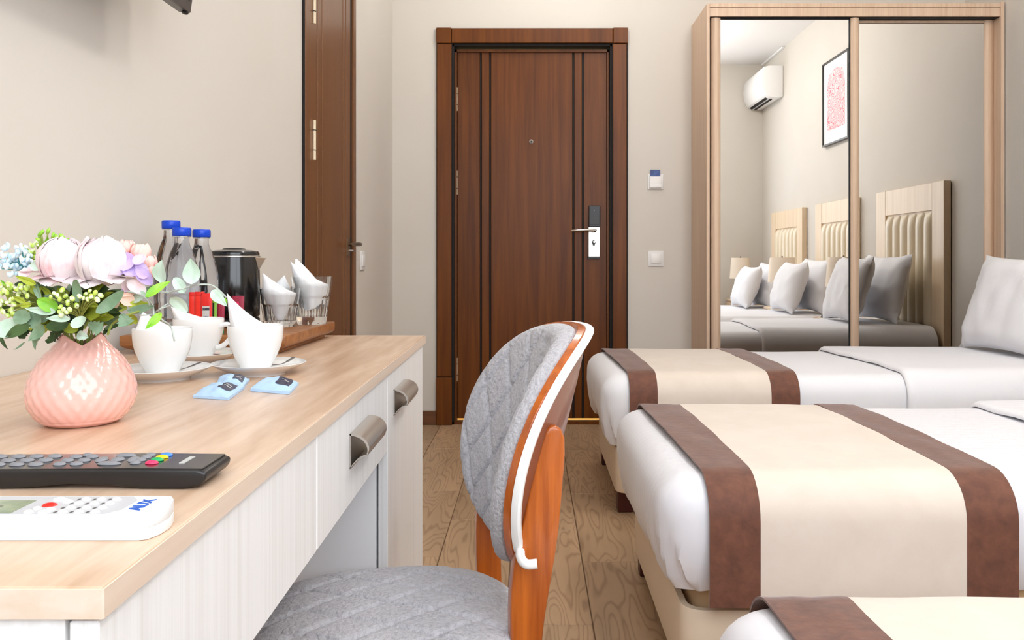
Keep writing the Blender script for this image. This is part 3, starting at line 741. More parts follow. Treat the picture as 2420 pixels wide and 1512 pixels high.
# framed print on the right wall (seen in the mirror)
t = thing('framed_print', 'framed pink line print with white mat, seen in the left mirror', 'picture', (XR, 2.02, 2.17))
fy0, fy1, fz0, fz1 = 1.735, 2.30, 1.838, 2.515
for g in (bx(XR - .03, XR - .002, fy0, fy1, fz0, fz0 + .014, .001, 1), bx(XR - .03, XR - .002, fy0, fy1, fz1 - .014, fz1, .001, 1), bx(XR - .03, XR - .002, fy0, fy0 + .014, fz0 + .014, fz1 - .014, .001, 1), bx(XR - .03, XR - .002, fy1 - .014, fy1, fz0 + .014, fz1 - .014, .001, 1)):
    obj('frame_bar', g, m_frame, t, smooth=False)
obj('mat_board', bx(XR - .018, XR - .004, fy0 + .012, fy1 - .012, fz0 + .012, fz1 - .012), m_matb, t, smooth=False)
obj('print', prism([(1.83, 1.955), (2.21, 1.955), (2.21, 2.30), (2.17, 2.40), (2.02, 2.43), (1.87, 2.40), (1.83, 2.34)], XR - .0195, XR - .0178, 'x'), m_print, t, smooth=False)

# mounts for the added fill lamps on the ceiling, above the frame
for (gx, gy), lab in zip(FILL_GLOBES, ('added ceiling fill lamp nearest the window', 'middle added ceiling fill lamp', 'added ceiling fill lamp nearest the entrance door')):
    t = thing('added_ceiling_lamp', lab, 'lamp', (gx, gy, H))
    obj('mount', lathe([(.0, 0), (.07, 0), (.07, -.012), (.03, -.03), (.02, -.085), (0, -.085)], 32, (gx, gy, H), cap=False), m_white, t)

# ------------------------------------------------------------------ television (only its lower corner in the frame)
t = thing('television', 'black wall-mounted television, only its lower corner in view', 'television', (XL, 1.24, 1.385))
ty0, ty1 = .86, 1.60
tilt = Matrix.Translation((-.643, 0, 1.385)) @ Matrix.Rotation(.13, 4, 'Y') @ Matrix.Translation((.643, 0, -1.385))
tp = lambda g: xf(g, tilt)
obj('bezel', tp(bx(-.668, -.643, ty0, ty1, 1.385, 1.81, .004, 2)), m_dgrey, t)
obj('screen', tp(bx(-.644, -.6415, ty0 + .014, ty1 - .014, 1.405, 1.796)), m_gloss, t, smooth=False)
obj('rear_housing', tp(bevelled((lambda: ([( -.668, ty0 + .01, 1.39), (-.668, ty1 - .01, 1.39), (-.668, ty1 - .01, 1.80), (-.668, ty0 + .01, 1.80), (-.715, ty0 + .12, 1.43), (-.715, ty1 - .16, 1.43), (-.715, ty1 - .16, 1.76), (-.715, ty0 + .12, 1.76)], [(0, 1, 2, 3), (7, 6, 5, 4), (0, 4, 5, 1), (1, 5, 6, 2), (2, 6, 7, 3), (3, 7, 4, 0)]))(), .004)), m_plblack, t)
obj('bracket', bx(XL, -.70, 1.12, 1.34, 1.52, 1.66, .003, 1), m_plblack, t, smooth=False)
obj('foot_pad', ellipsoid(tilt @ Vector((-.650, ty1 - .012, 1.383)), (.006, .01, .003)), m_plblack, t)

# ------------------------------------------------------------------ desk
DZT = .75
def de(Y): return -.2240 - .0095 * (Y - .443)
dk = thing('desk', 'long white desk with oak top along the left wall', 'desk', (-.5, 1.18, 0))
y0, y1 = .443, 1.911
tt = obj('desktop', prism([(XL + .001, y0 + .001), (de(y0) - .001, y0 + .001), (de(y1) - .001, y1 - .001), (XL + .001, y1 - .001)], DZT - .0165, DZT, 'z', .0012, 2), m_oak, dk, smooth=False)
obj('edge_band', join(prism([(de(y0) - .001, y0), (de(y0), y0 + .001), (de(y1), y1 - .001), (de(y1) - .001, y1 - .001)], DZT - .0166, DZT - .001, 'z'), prism([(XL + .001, y0), (de(y0) - .001, y0), (de(y0) - .001, y0 + .001), (XL + .001, y0 + .001)], DZT - .0166, DZT - .001, 'z')), m_oakedge, tt, smooth=False)
def front(name, a, b, z0, z1, par=dk):
    i = .0045
    return obj(name, prism([(de(a) - i - .016, a), (de(a) - i, a), (de(b) - i, b), (de(b) - i - .016, b)], z0, z1, 'z', .0012, 1), m_desk, par, smooth=False)
zf1 = DZT - .0195
front('fascia', .447, .9165, .605, zf1)
dw = front('drawer', .9205, 1.3945, .605, zf1)
dd = front('door', 1.3985, 1.874, .07, zf1)
def handle(par, ya, yb, zt):
    n = 10; x0 = de((ya + yb) / 2) - .0045
    h, d = .045, .026
    outer = [(x0, zt)] + [(x0 + d * sin(pi / 2 * i / n) ** .9, zt - .020 * (1 - cos(pi / 2 * i / n))) for i in range(1, n + 1)]
    outer += [(x0 + d - .002, zt - .026)]
    inner = [(p[0] - .0022, p[1] - .0022) for p in reversed(outer)]
    poly = outer + [(max(p[0], x0), p[1]) for p in inner]
    shell = prism(poly, ya, yb, 'y')
    plate = bx(x0, x0 + .0025, ya, yb, zt - h, zt)
    e = outer[-1]
    ret = [(e[0] + (x0 - e[0]) * t_, e[1] + (zt - h - e[1]) * t_ + .004 * sin(pi * t_)) for t_ in [i / 8 for i in range(9)]]
    low = prism(ret + [(p[0], p[1] - .0018) for p in reversed(ret)], ya, yb, 'y')
    obj('handle', join(shell, plate, low), m_steel, par, angle=30)
handle(dw, 1.092, 1.226, .6965)
handle(dd, 1.462, 1.592, .6965)
obj('cabinet_side', bx(XL + .002, de(1.4) - .0235, 1.398, 1.414, .07, DZT - .0175, .0006, 1), m_deskin, dk, smooth=False)
obj('cabinet_side', bx(XL + .002, de(1.87) - .006, 1.876, 1.892, 0, DZT - .0175, .0006, 1), m_desk, dk, smooth=False)
obj('cabinet_floor', bx(XL + .002, de(1.4) - .024, 1.414, 1.876, .06, .076), m_deskin, dk, smooth=False)
obj('plinth', bx(XL + .04, de(1.4) - .05, 1.40, 1.876, 0, .06), m_deskin, dk, smooth=False)
obj('end_panel', bx(XL + .002, de(.45) - .0225, .447, .463, 0, DZT - .0175, .0006, 1), m_desk, dk, smooth=False)
obj('drawer_box', bx(XL + .05, de(.9) - .022, .47, 1.38, .62, .725), m_deskin, dk, smooth=False)
obj('back_panel', bx(XL + .004, XL + .018, .463, 1.398, .30, DZT - .018), m_deskin, dk, smooth=False)

# ------------------------------------------------------------------ chair
CR = .199
ch = thing('chair', 'grey quilted chair with curved orange wooden back pulled up to the desk', 'chair', (.0167, 1.29, 0), pi / 2 + CR)
A_, B_, K_, HC, R_, LE, PW_ = .2279, .1682, .0269, .6553, .2802, .2693, .7134
def shell(rho, th, d):
    st, ct = sin(th), cos(th)
    s = rho * A_ * (1 if st >= 0 else -1) * abs(st) ** PW_ * (1 + K_ * ct)
    z = HC + rho * B_ * ct
    a = s / R_
    u, v = R_ * sin(a), R_ * (1 - cos(a))
    return Vector((u - d * sin(a), v + d * cos(a) - (z - HC) * LE, z)), s, z - HC
def quilt(s, h, p=.062):
    q1 = (s * .84 + h * .54) / p; q2 = (s * .84 - h * .54) / p
    g = 0
    for q in (q1, q2):
        f = abs(q - round(q)); g += math.exp(-(f / .06) ** 2)
    return min(g, 1)
NT = 200
def cush(u, w):
    rho = 1 - (1 - w) ** 1.25; th = 2 * pi * u
    p, s, h = shell(rho, th, 0)
    d = .004 + .027 * max(0, 1 - rho ** 26) ** .45 - .0075 * quilt(s, h) * (1 - rho ** 14) + .003 * (1 - rho ** 2)
    return shell(rho * .985, th, d)[0]
def ring(fn_list, n=NT):
    """closed rings; each entry (rho, d)"""
    v, f = [], []
    for rho, d in fn_list:
        for i in range(n): v.append(shell(rho, 2 * pi * i / n, d)[0])
    for j in range(len(fn_list) - 1):
        for i in range(n): f.append((j * n + i, j * n + (i + 1) % n, (j + 1) * n + (i + 1) % n, (j + 1) * n + i))
    return v, f
gc = grid(NT, 70, cush, wrapu=True)
backc = obj('backrest', join(gc, ring([(.985, .004), (.97, .0005), (.0, .0005)])), m_fabric, ch, local=True, angle=60, label='grey quilted backrest cushion')
obj('back_frame', ring([(0.0, 0.0), (.985, 0.0), (1.0, -.002), (1.0, -.011), (.985, -.014), (0.0, -.014)]), m_chair, ch, local=True, label='orange stained wooden shell of the backrest')
obj('back_panel', ring([(0.0, -.022)] + [(q / 10, -.022 + .004 * (q / 9.3) ** 2) for q in (2, 4, 6, 8)] + [(.94, -.0175), (.958, -.013)]), m_leather, ch, local=True, label='brown lacquered outer panel')
def strip(t0, t1, n=90):
    v, f = [], []
    prof = [(1.000, -.0135), (1.003, -.018), (1.000, -.0235), (.988, -.026), (.968, -.0245), (.957, -.018), (.962, -.0138)]
    k_ = len(prof)
    for j in range(n + 1):
        th = t0 + (t1 - t0) * j / n
        for rho, d in prof: v.append(shell(rho, th, d)[0])
    for j in range(n):
        for i in range(k_): f.append((j * k_ + i, j * k_ + (i + 1) % k_, (j + 1) * k_ + (i + 1) % k_, (j + 1) * k_ + i))
    f.append(tuple(range(k_))); f.append(tuple(n * k_ + i for i in range(k_)))
    return v, f
TE = 2.42
def endp(sg):
    p0 = shell(.985, sg * 2.30, -.021)[0]
    return smooth_path([p0, p0 + Vector((sg * .020, .003, -.004)), p0 + Vector((sg * .036, -.001, -.007)), p0 + Vector((sg * .040, -.014, -.006))], 4)
obj('edge_strip', join(strip(-TE, TE), tube(endp(-1), .0062, 10), tube(endp(1), .0062, 10)), m_trimw, ch, local=True, label='white plastic edge strip round the back')
# rear legs: sawn profile in the fore-aft plane, drawn at the near leg
lpx = [(1310, 1004), (1326, 1012), (1335, 1035), (1336, 1075), (1330, 1150), (1322, 1240), (1312, 1310), (1298, 1390), (1286, 1460), (1280, 1512)]
lpl = [(1203, 1512), (1202, 1440), (1204, 1390), (1211, 1330), (1222, 1275), (1236, 1215), (1250, 1150), (1268, 1080), (1286, 1022), (1296, 1007)]
YL = 1.105
poly = [((x - VX) * YL / F, ZC + (VY - y) * YL / F) for x, y in lpx]
poly += [(.018, .25), (.030, .0), (.004, .0), (-.020, .25)]
poly += [((x - VX) * YL / F, ZC + (VY - y) * YL / F) for x, y in lpl]
Mi = wm(ch).inverted()
def leg_geo(u0):
    # convert world x at the near leg to local v
    p0 = Mi @ Vector((0, YL, 0))
    pl = []
    for x, z in poly:
        q = Mi @ Vector((x, YL, z)); pl.append((q.y, z))
    return prism([(a, b) for a, b in pl], u0 - .013, u0 + .013, 'x', .005, 3)
UL = (Mi @ Vector((.0, YL, 0))).x
obj('rear_leg', leg_geo(UL + .004), m_chair, ch, local=True, angle=50)
obj('rear_leg', leg_geo(-UL - .02), m_chair, ch, local=True, angle=50)
def taper_leg(u, v, ztop):
    return bevelled(([(u - .017, v - .017, ztop), (u + .017, v - .017, ztop), (u + .017, v + .017, ztop), (u - .017, v + .017, ztop), (u - .012, v + .008, 0), (u + .012, v + .008, 0), (u + .012, v + .032, 0), (u - .012, v + .032, 0)], [(0, 1, 2, 3), (7, 6, 5, 4), (0, 4, 5, 1), (1, 5, 6, 2), (2, 6, 7, 3), (3, 7, 4, 0)]), .004, 2)
su, sv = -.068, .235
for u in (-.13, .13): obj('front_leg', taper_leg(su + u, sv + .13, .40), m_chair, ch, local=True)
def sup(th, ru, rv, p=2.6):
    c, s = cos(th), sin(th)
    q = (abs(c) ** p + abs(s) ** p) ** (-1 / p)
    return c * q * ru, s * q * rv
def seat(u, w):
    th = 2 * pi * u; rho = w ** .7
    a, b = sup(th, .19, .20); x, y = rho * a, rho * b
    z = .392 + .046 * max(0, 1 - rho ** 9) ** .42 + .010 * (1 - rho ** 2) - .005 * quilt(x, y, .062) * (1 - rho ** 12)
    return Vector((su + x, sv + y, z))
gs = grid(180, 64, seat, wrapu=True)
def sring(lst):
    v, f = [], []
    n = 150
    for sc_, z in lst:
        for i in range(n):
            a, b = sup(2 * pi * i / n, .19 * sc_, .20 * sc_); v.append((su + a, sv + b, z))
    for j in range(len(lst) - 1):
        for i in range(n): f.append((j * n + i, j * n + (i + 1) % n, (j + 1) * n + (i + 1) % n, (j + 1) * n + i))
    return v, f
obj('seat', join(gs, sring([(1.0, .392), (.98, .386), (0.0, .386)])), m_fabric, ch, local=True, angle=60, label='grey quilted seat cushion')
obj('seat_frame', sring([(0, .386), (.95, .386), (.96, .382), (.96, .352), (.93, .348), (0, .348)]), m_chair, ch, local=True)

# ------------------------------------------------------------------ things on the desk
# ---- vase
vx, vy = -.4726, .89
prof = [(28, 0), (33, .3), (40, 4), (47, 12), (51.5, 22), (53, 32), (51.3, 44), (46.5, 56), (39.5, 68), (32, 79), (26.5, 87), (23.8, 94)]
def vprof(h):
    for (r0, h0), (r1, h1) in zip(prof, prof[1:]):
        if h0 <= h <= h1:
            t_ = (h - h0) / (h1 - h0 + 1e-9); return r0 + (r1 - r0) * t_
    return prof[-1][0]
hs = [p[1] for p in prof]
def vrad(h):  # smoothed
    return sum(vprof(min(94, max(.3, h + d))) for d in (-4, -2, 0, 2, 4)) / 5 if h > 6 else vprof(h)
def vs(u, w):
    th = 2 * pi * u
    if w < .06:
        return (vx + .028 * (w / .06) * cos(th), vy + .028 * (w / .06) * sin(th), DZT)
    h = (w - .06) / .94 * 94
    r = vrad(h)
    # rows of small lozenge dimples
    N = 27; row = h / 9.5
    q = u * N
    a1 = q + row / 2; a2 = q - row / 2
    dim = (cos(2 * pi * a1) + cos(2 * pi * a2)) * .5
    fade = min(1, h / 10) * min(1, (94 - h) / 8)
    r += .55 * dim * fade * (1 + .5 * nz(u * 30, h * .25, 3))
    z = h
    zig = abs(((u + .045) * 4) % 1 - .5) * 2            # four pointed lobes round the rim
    z -= 11 * (1 - zig) * max(0, (h - 66) / 28) ** 1.5
    return (vx + r * .001 * cos(th), vy + r * .001 * sin(th), DZT + z * .001)
vo = grid(224, 130, vs, wrapu=True)
va = thing('vase', 'pink dimpled ceramic vase with a notched rim on the desk', 'vase', (vx, vy, DZT))
def vin(u, w):
    p = vs(u, .06 + .94 * (1 - w * .6)); k_ = 1 - .0022 / max(.012, sqrt((p[0] - vx) ** 2 + (p[1] - vy) ** 2))
    return (vx + (p[0] - vx) * k_, vy + (p[1] - vy) * k_, p[2] - .0002)
obj('body', join(vo, grid(88, 20, vin, wrapu=True)), m_vase, va, angle=70)

# ---- bouquet of artificial flowers standing in the vase
bq = thing('flower_bouquet', 'artificial bouquet of blush peonies, lilac blooms and sage leaves in the pink vase', 'bouquet', (vx, vy, DZT + .08))
VYB = .89
def petal_patch(c, R, az, wd_, t0, t1, ruf, seed, nu=11, nv=10, ball=True):
    def fn(u, v):
        a = 2 * u - 1
        sh = (sin(pi * min(1, .12 + .80 * v)) ** .5)
        th = t0 + (t1 - t0) * v
        ph = az + a * wd_ * sh
        r = R * (1 + ruf * nz(a * 2.2 + seed, v * 2.5, seed) * v + .05 * v * v + .035 * sin(a * 8 + seed * 2.1) * v ** 2 + .03 * abs(a) ** 4)
        d = Vector((sin(th) * cos(ph), sin(th) * sin(ph), -cos(th)))
        return Vector(c) + d * r
    return grid(nu, nv, fn)
def peony(cpx, Rpx, Y, seed, parent, skirts):
    c = Vector(P(cpx[0], cpx[1], Y)); R = Rpx * Y / F
    po = obj('peony', ellipsoid(c, (R * .78, R * .78, R * .80), 16, 12), m_petal, parent, label='large blush white peony')
    rr = random.Random(seed)
    for i in range(9):
        az = 2 * pi * i / 9 + rr.uniform(-.2, .2)
        obj('petal', petal_patch(c, R * (.86 + .10 * (i % 3)), az, rr.uniform(.7, .95), .25, rr.uniform(2.7, 3.05), .16, seed + i), m_petal, po, angle=80)
    for i in range(5):
        az = 2 * pi * i / 5 + rr.uniform(-.2, .2) + .6
        obj('petal', petal_patch(c, R * 1.02, az, rr.uniform(.85, 1.05), .35, rr.uniform(2.2, 2.6), .15, seed + 20 + i), m_petal, po, angle=80)
    for (az, ln, drop, w) in skirts:
        ln *= Y / F; w *= Y / F; drop *= Y / F
        def fn(u, v, az=az, ln=ln, drop=drop, w=w):
            a = 2 * u - 1
            sh = sin(pi * min(1, .15 + .78 * v)) ** .6
            r = ln * v
            side = a * w * sh
            zz = -R * .72 - drop * v ** 1.4 + .16 * ln * (1 - (1 - v) ** 2) + w * .10 * nz(a * 3 + seed, v * 3, az) * v + .10 * w * a * a
            return c + Vector((r * cos(az) - side * sin(az), r * sin(az) + side * cos(az), zz))
        obj('petal', grid(11, 10, fn), m_petal, po, angle=80)
    return po
peony((146, 617), 50, .855, 3, bq, [(-2.9, 88, 4, 26), (-2.2, 70, 22, 34), (-1.6, 60, 30, 34), (-.9, 66, 26, 34), (-3.6, 70, 0, 26), (1.4, 60, 0, 34)])
peony((240, 619), 54, .845, 31, bq, [(-2.3, 66, 26, 34), (-1.55, 64, 32, 38), (-.75, 82, 24, 38), (-.15, 92, 14, 32), (.5, 70, 0, 30), (1.5, 60, 0, 30)])

LM = {'s': m_sage, 'p': m_pale, 'g': m_leaf, 'o': m_olive, 'd': m_dark, 'l': m_lilac, 'k': m_peach, 'w': m_petal, 'r': m_pink}
def leaf(b, t, w, kind, m, Yb=.85, dY=0.0, cup=.18, bend=.12, roll=0.0, name='leaf', parent=bq):
    B = Vector(P(b[0], b[1], Yb)); T = Vector(P(t[0], t[1], Yb + dY))
    ax = T - B; L = ax.length; ax.normalize()
    n0 = Vector((roll, -1, .30)); s = ax.cross(n0); s.normalize(); n = s.cross(ax)
    W = w * 1.2 * Yb / F / 2
    def fn(u, v):
        a = 2 * u - 1
        if kind == 'e': q = sin(pi * (v ** .85) * .985 + .01) ** .55
        elif kind == 'p': q = (sin(pi * v ** .72)) ** .9
        elif kind == 'f': q = (.12 + v) ** .7 * (1 - v ** 7) ** .5 * (1 + .22 * sin(v * 26) * abs(a))
        else: q = max(.02, sin(pi * v ** .85) ** .6 * (1 + .22 * sin(v * 24) * abs(a)))
        return B + ax * (L * v) + s * (a * W * q) + n * (-cup * W * (1 - a * a) * q * 1.2 + bend * L * sin(pi * v) - .0007 * (1 - abs(a) * 6 if abs(a) < .16 else 0))
    return obj(name, grid(9, 12, fn), m, parent, angle=80)
LV = [((178, 712), (180, 662), 36, 'e', 's', .815), ((136, 731), (88, 708), 27, 'e', 'g', .815), ((132, 737), (57, 728), 17, 'p', 'p', .81),
      ((72, 752), (31, 746), 30, 'e', 's', .825), ((92, 772), (60, 738), 28, 'e', 's', .82), ((112, 757), (82, 738), 22, 'e', 's', .835),
      ((40, 764), (-18, 786), 40, 'e', 'p', .83), ((72, 768), (10, 800), 24, 'p', 'd', .825), ((104, 768), (66, 806), 24, 'p', 's', .81),
      ((104, 780), (78, 818), 34, 'f', 's', .815), ((162, 764), (108, 772), 24, 'e', 'd', .82), ((167, 754), (108, 752), 15, 'p', 'p', .81),
      ((166, 768), (203, 752), 24, 'e', 'p', .81), ((185, 780), (148, 772), 20, 'e', 'o', .825), ((210, 764), (242, 780), 32, 'f', 's', .825),
      ((182, 790), (208, 797), 18, 'e', 'p', .825), ((226, 738), (292, 688), 27, 'e', 's', .81), ((287, 742), (300, 770), 34, 'f', 's', .83),
      ((310, 742), (320, 766), 19, 'e', 'o', .84), ((343, 702), (404, 664), 19, 'p', 'g', .825), ((382, 738), (343, 778), 17, 'p', 'g', .82),
      ((378, 668), (383, 614), 38, 'p', 'p', .84), ((452, 672), (450, 610), 36, 'p', 'p', .83), ((436, 692), (412, 656), 22, 'e', 'p', .84),
      ((404, 703), (442, 738), 26, 'e', 'p', .82), ((500, 686), (537, 724), 22, 'p', 'p', .82), ((526, 703), (535, 722), 11, 'p', 'g', .815),
      ((0, 790), (19, 826), 9, 'p', 'd', .85), ((58, 808), (32, 827), 5, 'p', 's', .82), ((300, 722), (352, 716), 15, 'p', 'o', .845),
      ((300, 734), (366, 722), 18, 'p', 's', .845), ((312, 708), (345, 694), 24, 'e', 'p', .85), ((330, 702), (378, 672), 20, 'p', 's', .86),
      ((245, 790), (262, 772), 20, 'f', 'd', .85), ((250, 778), (275, 762), 22, 'f', 'd', .845), ((70, 780), (45, 800), 18, 'f', 'd', .86), ((128, 780), (112, 812), 22, 'f', 'd', .86), ((150, 780), (120, 800), 26, 'f', 'd', .87),
      ((160, 735), (205, 742), 26, 'e', 'd', .835), ((190, 730), (196, 762), 30, 'e', 'd', .835), ((150, 760), (196, 778), 30, 'e', 'd', .85),
      ((90, 700), (55, 655), 12, 'p', 'o', .84), ((85, 672), (36, 652), 14, 'p', 'o', .82), ((96, 708), (82, 664), 12, 'e', 's', .835), ((40, 720), (10, 690), 14, 'p', 'o', .84), ((30, 735), (-10, 722), 16, 'p', 'd', .85), ((60, 715), (30, 700), 11, 'p', 'o', .83), ((75, 720), (45, 722), 12, 'p', 'o', .83),
      ((120, 700), (95, 676), 12, 'p', 'o', .84), ((215, 700), (190, 685), 14, 'p', 'o', .85), ((160, 700), (135, 680), 14, 'p', 'o', .85), ((230, 705), (268, 690), 12, 'p', 'o', .85),
      ((80, 640), (84, 618), 22, 'e', 'p', .84), ((100, 640), (102, 616), 10, 'p', 'o', .845), ((30, 700), (0, 660), 12, 'p', 'g', .86),
      ((102, 590), (96, 562), 11, 'p', 'g', .88), ((108, 585), (113, 558), 10, 'p', 'g', .88), ((180, 590), (186, 575), 9, 'p', 'o', .89), ((190, 592), (194, 582), 8, 'p', 'o', .89)]
for i, (b, t, w, k_, mm, Yb) in enumerate(LV):
    leaf(b, t, w, k_, LM[mm], Yb, (i % 5 - 2) * .006, .22, .10 * (1 if i % 2 else -.6), (i % 3 - 1) * .3)
rr = random.Random(5)
for i in range(95):   # deeper foliage that closes the bunch
    a = rr.uniform(0, 2 * pi); rx = rr.uniform(15, 60)
    bx_, by_ = 180 + rx * cos(a) * .9, 736 + rr.uniform(-46, 24)
    tx, ty = 180 + (rx + rr.uniform(40, 95)) * cos(a) * 1.2, by_ + rr.uniform(-34, 30)
    leaf((bx_, by_), (tx, min(ty, 800)), rr.uniform(18, 30), rr.choice('eepf'), LM[rr.choice('ddsodo')], .89 + .03 * sin(a), .04 * sin(a), .2, .1, rr.uniform(-.5, .5))
# lilac, pink and peach blooms
for (b, t, w, m_) in [((292, 640), (298, 596), 40, 'l'), ((296, 650), (330, 615), 40, 'l'), ((318, 640), (352, 640), 36, 'l'), ((318, 625), (340, 602), 22, 'l'), ((322, 632), (358, 672), 26, 'l'), ((300, 655), (318, 690), 34, 'w'), ((222, 600), (205, 572), 24, 'l'), ((280, 650), (290, 622), 30, 'l'), ((300, 665), (345, 690), 26, 'w'), ((282, 698), (268, 724), 25, 'k'), ((284, 700), (318, 716), 26, 'k'), ((278, 698), (322, 692), 12, 'k'), ((60, 655), (62, 632), 26, 'w'), ((290, 690), (302, 684), 14, 'l')]:
    leaf(b, t, w, 'e', LM[m_], .838, 0.012, .3, .10, .2, name='petal')
for (cx_, cy_, r_, s_) in [(300, 584, 17, 1), (332, 597, 21, 2), (351, 620, 17, 3), (358, 640, 13, 4)]:
    c = Vector(P(cx_, cy_, .872)); R = r_ * .872 / F
    rb = obj('rosebud', ellipsoid(c, (R * .8, R * .8, R * .95), 12, 10), m_pink, bq, label='small pink rosebud')
    for i in range(5):
        obj('petal', petal_patch(c, R * (1.0 + .12 * (i % 2)), 2 * pi * i / 5 + s_, .8, .2, 2.5, .35, s_ * 7 + i, 8, 8), m_pink, rb, angle=80)
# berry sprays
def dots(lst, Y, m, rx, name, lab=None, el=1.25):
    gs_ = []
    for i, (x, y) in enumerate(lst):
        c = P(x, y, Y + ((i * 7) % 5 - 2) * .003); r = rx * Y / F * (1 + .15 * ((i * 3) % 4 - 1.5) / 1.5)
        gs_.append(ellipsoid(c, (r, r, r * el), 8, 6, Matrix.Rotation((i * 1.7) % 2 - 1, 3, 'Y')))
    o_ = obj(name, join(*gs_), m, bq); o_['kind'] = 'stuff'
    if lab: o_['label'] = lab
    return o_
L1 = [(128, 693), (147, 685), (155, 700), (141, 707), (120, 702), (171, 705), (188, 700), (202, 695), (212, 687), (225, 692), (215, 700), (207, 707), (222, 704), (238, 698), (143, 725), (150, 731), (160, 718), (181, 722), (165, 731), (140, 737), (157, 738), (145, 744), (160, 712), (135, 698), (197, 704), (230, 708)]
dots(L1, .805, m_limeb, 5.2, 'berry_spray', 'lime green berry spray')
obj('berry_stem', join(*[tube(smooth_path([P(190, 752, .83), P((x + 190) / 2, (y + 748) / 2 - 6, .815), P(x, y + 2, .808)], 3), .0006, 5) for x, y in L1]), m_stem, bq)['kind'] = 'stuff'
L2 = []
for i in range(75):
    a = rr.uniform(0, 2 * pi); q = sqrt(rr.uniform(0, 1)); L2.append((34 + 44 * q * cos(a), 613 + 40 * q * sin(a)))
dots(L2, .87, m_bblue, 4.6, 'blossom_cluster', 'pale blue and white bud cluster', 1.5)
obj('blossom_stem', join(*[tube([P(60, 640, .885), P(x, y, .875)], .0006, 5) for x, y in L2[::2]]), mat('teal_stem', srgb(110, 190, 196), .6), bq)['kind'] = 'stuff'
L3 = [(rr.uniform(58, 100), rr.uniform(572, 626)) for i in range(30)]
dots(L3, .885, m_limeb, 4.2, 'bud_spray', 'lime bud spray', 1.6)
L4 = [(rr.uniform(-8, 68), rr.uniform(668, 745)) for i in range(46)]
dots(L4, .835, m_limeb, 4.6, 'bud_spray', 'lime and white bud spray', 1.5)
obj('bud_stem', join(*[tube(smooth_path([P(110, 735, .86), P((x + 105) / 2, (y + 725) / 2 - 5, .845), P(x, y, .838)], 3), .0007, 5) for x, y in L4[::2]] + [tube([P(104, 640, .89), P(x, y, .885)], .0006, 5) for x, y in L3[::2]] + [tube([P(108, 610, .88), P(x, y, .88)], .0008, 5) for x, y in ((90, 566), (98, 552), (113, 548), (124, 556), (94, 556), (142, 560), (148, 556))]), m_stem, bq)['kind'] = 'stuff'
dots([(90, 566), (98, 550), (114, 546), (126, 556), (93, 557), (134, 561), (146, 558), (157, 568)], .88, m_leaf, 4.5, 'bud_spray', 'green bud sprig at the top', 1.8)
# wiry sprig reaching right, and stems into the vase
for pth, r_ in (([(300, 688), (325, 694), (345, 705), (362, 735), (385, 757), (404, 772), (412, 805)], .0009), ([(345, 705), (360, 720), (364, 745), (366, 752)], .0009), ([(372, 690), (400, 690), (425, 684), (450, 676), (475, 672), (505, 676), (534, 702)], .0009), ([(330, 745), (360, 742), (378, 730), (402, 722)], .0007), ([(255, 790), (266, 765), (300, 745), (330, 735)], .0012), ([(200, 776), (215, 748), (236, 735), (250, 745)], .0011), ([(380, 728), (398, 716), (412, 708)], .0007)):
    obj('stem', tube(smooth_path([P(x, y, .832 + .012 * (i % 2)) for i, (x, y) in enumerate(pth)], 5), r_, 6), m_wire if r_ < .001 else m_stem, bq)
for i in range(9):
    a = 2 * pi * i / 9
    obj('stem', tube(smooth_path([(vx + .004 * cos(a), vy + .004 * sin(a), DZT + .03), (vx + .012 * cos(a), vy + .012 * sin(a), DZT + .085), (vx + .035 * cos(a), vy + .035 * sin(a), DZT + .125)], 4), .0015, 6), m_stem, bq)

# ---- tray
t = thing('serving_board', 'thick brown wooden board carrying kettle, bottles and glasses', 'tray', (-.59, 1.70, DZT))
tx0, tx1, ty0_, ty1_ = -.742, -.4385, 1.522, 1.872
ZT = .784
def tray_ring(ins, z): return [(tx0 + ins, ty0_ + ins, z), (tx1 - ins - .004, ty0_ + ins, z), (tx1 - ins + .004, ty1_ - ins, z), (tx0 + ins, ty1_ - ins, z)]
tv, tf = [], []
lev = [(.018, DZT), (.018, DZT + .006), (.006, DZT + .011), (0, DZT + .016), (0, ZT)]
for ins, z in lev: tv += tray_ring(ins, z)
for j in range(len(lev) - 1):
    for i in range(4): tf.append((j * 4 + i, j * 4 + (i + 1) % 4, (j + 1) * 4 + (i + 1) % 4, (j + 1) * 4 + i))
tf += [(3, 2, 1, 0), tuple(16 + i for i in range(4))]
obj('board', bevelled((tv, tf), .0022, 2, 20), m_tray, t, angle=25)

# ---- kettle
kx, ky = -.617, 1.755
kt = thing('kettle', 'black electric kettle with steel spout on the wooden board', 'kettle', (kx, ky, ZT))
kr = .0515
obj('base', lathe([(kr - .002, 0), (kr, .003), (kr, .014), (kr - .004, .018), (.0, .018)], 48, (kx, ky, ZT), cap=False), m_plblack, kt)
obj('body', lathe([(kr - .003, .018), (kr, .022), (kr + .0005, .08), (kr - .001, .142), (kr - .002, .144), (0, .144)], 56, (kx, ky, ZT), cap=False), m_gloss, kt)
obj('rim', lathe([(kr - .0005, .1415), (kr + .0006, .1425), (kr + .0006, .1445), (kr - .001, .1455), (0, .1455)], 56, (kx, ky, ZT), cap=False), m_steel, kt)
ld = obj('lid', lathe([(kr - .001, .1455), (kr - .0005, .149), (kr - .003, .1535), (kr - .016, .1565), (.022, .1575), (0, .158)], 56, (kx, ky, ZT), cap=False), m_gloss, kt)
obj('lid_button', lathe([(.024, .157), (.022, .1598), (.018, .161), (0, .1612)], 32, (kx, ky, ZT), cap=False), m_plblack, ld)
sx = kx + kr * .985
